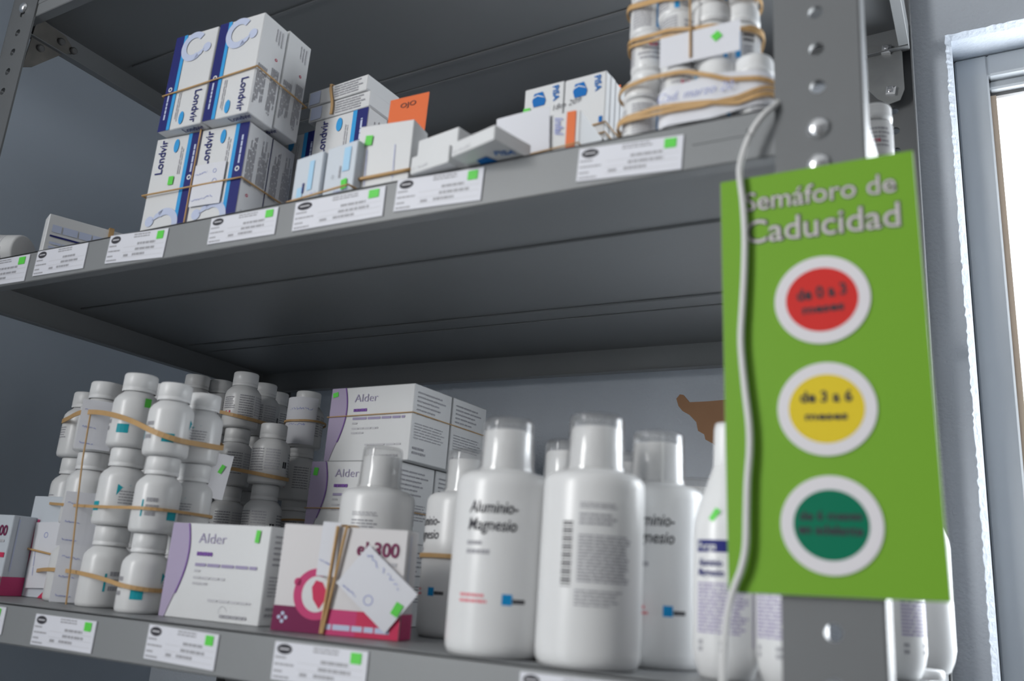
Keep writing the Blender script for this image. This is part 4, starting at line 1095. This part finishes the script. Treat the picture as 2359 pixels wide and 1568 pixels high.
# --- tapered bottles
GP = 'tapered white bottles at the right end'
bottle('P', -0.1355, 0.0520, L_TOP, fg(-.1355, .052, 0.05), 'tapered white bottle with navy label band left of the green sign', GP, sticker=(RP * .955, -0.42, 0.0985, .0018, .0042, -0.6), scale=0.86)
xq = at(1824, 1430, 'y', .047).x
bottle('P', xq, 0.0470, L_TOP, fg(xq, .047, -0.2), 'tapered white bottle below the green sign, left of the post', GP, scale=0.86)
xq = at(2052, 1450, 'y', .20).x
bottle('P', xq, 0.200, L_TOP, fg(xq, .2, 1.3), 'tapered white bottle just right of the post, below the green sign', GP)
xq = at(2128, 1450, 'y', .30).x
bottle('P', xq, 0.300, L_TOP, fg(xq, .3, 2.6), 'brightly lit tapered white bottle nearest the window, below the green sign', GP)
cp = at(2150, 1562, 'y', .235)
mb = MB(); mb.lathe([(0.0105, 0), (0.0110, 0.0008), (0.0110, 0.0052), (0.0100, 0.0062), (0.0001, 0.0062)], CAPW, 40, capends=True)
tag(mb.build('bottle_cap', None, pose(cp.x - 0.004, 0.235, L_TOP)), 'loose white cap on the low shelf at the bottom right', 'cap')

# --- torn brown cardboard at the back
Yc = 0.405
px = [(1563, 935), (1558, 918), (1566, 908), (1574, 909), (1588, 926), (1630, 924), (1700, 918), (1790, 912), (1790, 1300), (1690, 1300), (1668, 1100), (1652, 1030), (1640, 1020), (1625, 1012), (1622, 1000), (1608, 992), (1604, 972), (1588, 955), (1572, 946)]
pts = [at(a, b, 'y', Yc) for a, b in px]
zmin = min(p.z for p in pts)
pts = [Vector((p.x, Yc, L_TOP if p.z == zmin or abs(p.z - pts[8].z) < 1e-4 or abs(p.z - pts[9].z) < 1e-4 else p.z)) for p in pts]
mb = MB(); t = 0.0035
F0 = [(p.x, p.y, p.z) for p in pts]; F1 = [(p.x, p.y + t, p.z) for p in pts]
mb.poly(F0[::-1], BROWN); mb.poly(F1, BROWN)
for i in range(len(F0)):
    j = (i + 1) % len(F0); mb.poly([F0[i], F0[j], F1[j], F1[i]], BROWN)
tag(mb.build('torn_cardboard'), 'torn brown cardboard standing against the wall left of the green sign', 'cardboard')
mb = MB(); a = at(1590, 922, 'y', .425); b = at(1790, 910, 'y', .425)
mb.box((a.x, 0.418, L_TOP), (b.x, 0.4215, a.z + 0.001), BROWN, 0.0008)
tag(mb.build('cardboard_sheet'), 'upright brown cardboard sheet behind the torn piece', 'cardboard') if False else None

# ---------------------------------------------------------------- bottle bundle on the middle shelf
GK = 'small ribbed cap bottles banded by the post'
def bx(px, py, Y): return (at(px, py, 'y', Y).x, Y)
K1 = [bx(1478, 290, .0165), bx(1566, 275, .0135), bx(1652, 262, .0135), bx(1737, 250, .0170)]
K1b = [((K1[i][0] + K1[i + 1][0]) / 2, .0345) for i in range(3)]
K2 = [bx(1497, 120, .0280), bx(1566, 110, .0175), bx(1642, 100, .0170), bx(1706, 95, .0250)]
K2b = [((K2[i][0] + K2[i + 1][0]) / 2, .0395) for i in range(3)]
K3 = [bx(1494, 40, .0300), bx(1560, 30, .0200), bx(1636, 20, .0180), bx(1702, 15, .0265)]
pk = ['left end', 'second from left', 'third from left', 'right end']
HL = HK + 0.0003
tk = {(0, 0): 0.6, (0, 1): 0.4, (0, 2): 0.2, (0, 3): 1.0, (1, 0): 0.4, (1, 1): -0.3, (1, 2): 0.3, (1, 3): -0.5, (2, 0): 0.2, (2, 1): -0.4, (2, 2): 0.5, (2, 3): 0.3}
for L, K in enumerate((K1, K2, K3)):
    for i, (x, y) in enumerate(K):
        fl = (L, i) in ((0, 1), (1, 0), (2, 3), (1, 1))
        rz = face_cam(x, y) + tk[(L, i)]
        if fl: rz = -rz + 2.2
        bottle('K', x, y, M_TOP + L * HL, rz, 'ribbed cap bottle%s, %s layer, front row %s, bundle by the post' % (', upside down' if fl else '', layers[L], pk[i]), GK, flip=fl, h=HK)
for L, K in ((0, K1b), (1, K2b)):
    for i, (x, y) in enumerate(K):
        bottle('K', x, y + (.002 if i == 1 else .003), M_TOP + L * HL, face_cam(x, y) + .5 * i, 'ribbed cap bottle, %s layer, rear row %s, bundle by the post' % (layers[L], ('left', 'centre', 'right')[i]), GK)
allK1 = K1 + [(x, y + .003) for x, y in K1b]; allK2 = K2 + [(x, y + .003) for x, y in K2b]
kb = 'tan rubber band round the bottle bundle by the post, '
band(allK1, RK + .0016, zplane([(1440, 232, .016), (1500, 195, .008), (1585, 175, .004), (1680, 190, .004), (1780, 205, .017)]), kb + 'upper of three low down', 0.0026)
band(allK1, RK + .0018, zplane([(1450, 300, .016), (1520, 265, .008), (1620, 243, .002), (1700, 240, .003), (1788, 232, .017)]), 'wide ' + kb + 'lowest of all', 0.0030)
band(allK1, RK + .0020, zplane([(1450, 305, .016), (1620, 250, .002), (1700, 228, .003), (1788, 218, .017)]), kb + 'middle of three low down', 0.0022)
band(allK2, RK + .0010, zplane([(1468, 120, .03), (1520, 92, .014), (1600, 72, .006), (1660, 62, .006), (1740, 92, .025)]), kb + 'round the middle layer', 0.0024)
band(allK2, RK + .0008, zplane([(1465, 132, .03), (1520, 104, .014), (1600, 84, .006), (1660, 78, .006), (1740, 84, .025)]), kb + 'doubled round the middle layer', 0.0018)
band(K3 + [(x, .045) for x, y in K3[1:3]], RK + .0010, zplane([(1462, 40, .03), (1480, 22, .02), (1560, 5, .01), (1650, -6, .008), (1738, 10, .026)]), 'wide ' + kb + 'round the top layer', 0.0036)
# paper strip wound round the foot of the bundle, and slip with sticker behind the front row
mb = MB()
circ = []
for (x, y) in K1[1:]:
    for k in range(32):
        a = 2 * math.pi * k / 32; circ.append((x + (RK + .0012) * math.cos(a), y + (RK + .0012) * math.sin(a)))
ring = resample(hull(circ), .003)
x_lo = at(1500, 250, 'y', .002).x
frontr = [p for p in ring if (p[1] < .0175 and p[0] > x_lo)]
frontr.sort(key=lambda p: p[0] + (0.0 if p[1] < .016 else 0.001))
zt = zplane([(1505, 212, .002), (1600, 185, .001), (1665, 165, .001), (1780, 172, .012)]); zbm = zplane([(1505, 297, .002), (1640, 272, .001), (1785, 235, .010)])
vs = []
n = len(frontr)
for off in (0, 0.0003):
    for (x, y) in frontr: vs.append((x, y + off, max(M_TOP + .0006, zbm(x, y))))
    for (x, y) in frontr: vs.append((x, y + off, zt(x, y)))
fs = []
for i in range(n - 1):
    fs.append((i, i + 1, n + i + 1, n + i)); fs.append((2 * n + i, 3 * n + i, 3 * n + i + 1, 2 * n + i + 1)); fs.append((n + i, n + i + 1, 3 * n + i + 1, 3 * n + i)); fs.append((i, 2 * n + i, 2 * n + i + 1, i + 1))
mb.add(vs, fs, PAPER)
strip = mb.build('paper_strip'); tag(strip, 'white handwritten paper strip wound round the foot of the bottle bundle by the post', 'paper')
pb = MB(); ym = min(p[1] for p in frontr) - .0004
a, b = at(1515, 232, 'y', ym), at(1690, 196, 'y', ym)
f = Face(pb, (a.x, ym, a.z), (b - a), Vector((0, 0, 1)), 0.0001); L_ = (b - a).length
f.V = (Vector((0, 0, 1)) - f.U * f.U.z).normalized(); f.N = f.U.cross(f.V)
f.text('Cad. marzo 20', 0, -0.002, 0.0085, BALL, 1, shear=.3, bold=-0.012, width=L_)
h_ = pb.build('handwriting', strip); h_['label'] = 'ballpoint handwriting'
p = at(1519, 186, 'y', .0275); p2 = at(1708, 186, 'y', .0275); p3 = at(1519, 80, 'y', .0065)
pa = at(1521, 150, 'y', .0030); pb_ = at(1706, 150, 'y', .0030); zt_ = at(1612, 70, 'y', .0030).z
slip(pose(pa.x, .0020, M_TOP + .0425, 0.0), pb_.x - pa.x, zt_ - M_TOP - .0425, 'plain white slip with a green diamond sticker banded to the bundle by the post', None, ((pb_.x - pa.x) * .72, (zt_ - M_TOP - .0425) * .62, .0052, .0052, 35), curl=0.0002)
P = [at(1590, y_, 'y', .0008) for y_ in (-12, 30, 75, 132)]
mb = MB(); mb.tube(P, 0.0007, RUBBER, False, 6); tag(mb.build('rubber_band'), 'thin rubber band running upright down the bundle by the post', 'rubber band', 'rubber bands round the bundles')
# odd pair at the right end of the shelf
xo = at(2024, 320, 'y', .17).x - 0.002
bottle('K', xo, .17, M_TOP, 0.3, 'small white bottle hidden behind the top of the green sign', GK)
bottle('K', xo, .17, M_TOP + HL, 2.4, 'small white bottle right of the post, just above the green sign', GK)
# bottle lying at the far left
ctr = at(45, 560, 'y', .030)
M = pose(ctr.x + .012, .030, M_TOP + RB, 0.35) @ Matrix.Rotation(-math.pi / 2, 4, 'Y')
root = empty('medicine_bottle', M, 'white bottle lying on its side, cap end left, far left of the middle shelf', 'bottle')
for n_, ob, mb_ in PROTO['B']:
    c = ob.copy(); col.objects.link(c); c.parent = root; c.matrix_parent_inverse = Matrix()

# ---------------------------------------------------------------- green traffic light sign
SW, SH, ST = 0.0964, 0.2159, 0.0034
Msgn = pose(-0.1185, -0.0068, 1.5047, 0.0208, 0.0076, -0.0203)
mb = MB(); mb.box((0, 0.0002, 0), (SW, ST, SH), SIGNE, 0.0004); mb.box((0.0002, 0, 0.0002), (SW - 0.0002, 0.0004, SH - 0.0002), SIGNG)
sign = mb.build('wall_sign', None, Msgn); sign.name = 'hanging_sign'; tag(sign, 'green sign with red, yellow and dark green discs hung on the front post', 'sign')
nrm = (Msgn.to_3x3() @ Vector((0, -1, 0))); org = Msgn.translation; inv = Msgn.inverted()
def suv(px, py):
    d = Rm.transposed() @ Vector(((px - PXW / 2) / FPX, (py - PXH / 2) / FPX, 1.0))
    t_ = (org - CAM).dot(nrm) / d.dot(nrm); q_ = inv @ (CAM + d * t_); return q_.x, q_.z
mb = MB(); f = Face(mb, (0, 0, 0), (1, 0, 0), (0, 0, 1), 0.0001)
def heading(t_, a, b, hpx):
    (u0, v0), (u1, v1) = suv(*a), suv(*b)
    rot = math.degrees(math.atan2(v1 - v0, u1 - u0)); wd = math.hypot(u1 - u0, v1 - v0)
    us, vs_ = suv(a[0], a[1] - hpx); size = (vs_ - v0) / 0.73
    x0, x1 = text_geo(t_, 0.0)[2:4]
    f.text(t_, u0, v0, size, SIGNO, 0, rot=rot, bold=0.035, width=wd * (1 + .05 / (x1 - x0)))
    f.text(t_, u0, v0, size, SIGNL, 2, rot=rot, bold=0.0, width=wd)
heading('Semáforo de', (1716, 488), (2064, 441), 44)
heading('Caducidad', (1716, 563), (2074, 520), 55)
mb.build('heading_lettering', sign)
def disc(c, rx, inner, m, name, lab, rows):
    u, v = suv(*c); ur, _ = suv(c[0] + rx, c[1]); ul, _ = suv(c[0] - rx, c[1]); R_ = (ur - ul) / 2; u = (ur + ul) / 2
    ui, _ = suv(c[0] + inner, c[1]); uj, _ = suv(c[0] - inner, c[1]); ri = (ui - uj) / 2
    mb = MB(); seg = 56
    ring0 = [(u + R_ * math.cos(2 * math.pi * k / seg), v + R_ * math.sin(2 * math.pi * k / seg)) for k in range(seg)]
    y0, y1 = -0.00005, -0.0008
    mb.poly([(a, y1, b) for a, b in ring0], SIGNW)
    for k in range(seg):
        (a, b), (c_, d_) = ring0[k], ring0[(k + 1) % seg]
        mb.poly([(a, y0, b), (c_, y0, d_), (c_, y1, d_), (a, y1, b)], SIGNW)
    o = mb.build('disc_ring', sign); o['label'] = 'raised white ring'
    mb = MB(); f_ = Face(mb, (0, y1, 0), (1, 0, 0), (0, 0, 1), 0.0001)
    f_.ell(u, v, ri, ri * .965, m, 0, 56)
    for (t_, a, b, hpx) in rows:
        (u0, v0), (u1, v1) = suv(*a), suv(*b); rot = math.degrees(math.atan2(v1 - v0, u1 - u0)); size = (suv(a[0], a[1] - hpx)[1] - v0) / 0.70
        f_.text(t_, u0, v0, size, DARK, 2, rot=rot, bold=0.03, width=math.hypot(u1 - u0, v1 - v0))
    o = mb.build('coloured_disc', o); o['label'] = lab
disc((1896, 690), 111, 84, RED, 'r', 'red disc with two rows of black lettering', (('de 0 a 3', (1837, 695), (1952, 677), 26), ('meses', (1850, 725), (1946, 713), 20)))
disc((1907, 941), 115, 88, YEL, 'y', 'yellow disc with two rows of black lettering', (('de 3 a 6', (1844, 928), (1965, 924), 25), ('meses', (1856, 968), (1954, 966), 18)))
disc((1918, 1209), 119, 88, DGREEN, 'g', 'dark green disc with two rows of black lettering', (('de 6 meses', (1843, 1197), (1988, 1198), 20), ('en adelante', (1840, 1228), (1990, 1234), 22)))

# ---------------------------------------------------------------- white cord hanging in front of the sign
cp_ = [(1800, 228, .0045), (1785, 243, -.004), (1762, 262, -.0080), (1738, 293, -.0095), (1722, 325, -.010), (1710, 360, -.0108), (1704, 390, -.0112), (1706, 420, -.0112), (1712, 470, -.0112), (1716, 540, -.0112), (1715, 620, -.0112), (1711, 700, -.0112), (1707, 770, -.0112), (1709, 820, -.0112), (1717, 900, -.0112), (1726, 980, -.0112), (1727, 1040, -.0112), (1722, 1110, -.0112), (1720, 1190, -.0112), (1718, 1260, -.0112), (1708, 1310, -.0112), (1692, 1352, -.0108), (1679, 1400, -.010), (1671, 1460, -.010), (1667, 1520, -.010), (1664, 1600, -.010), (1662, 1720, -.010)]
P = [at(a, b, 'y', c) for a, b, c in cp_]
Q = []
for i in range(len(P) - 1):
    p0, p1, p2, p3 = P[max(i - 1, 0)], P[i], P[i + 1], P[min(i + 2, len(P) - 1)]
    for k in range(5):
        t = k / 5
        Q.append(0.5 * ((2 * p1) + (p2 - p0) * t + (2 * p0 - 5 * p1 + 4 * p2 - p3) * t * t + (3 * p1 - p0 - 3 * p2 + p3) * t ** 3))
Q.append(P[-1])
mb = MB(); mb.tube(Q, 0.0018, CORD, False, 10)
tag(mb.build('white_cable'), 'thin white cord hanging down in front of the green sign', 'cord')
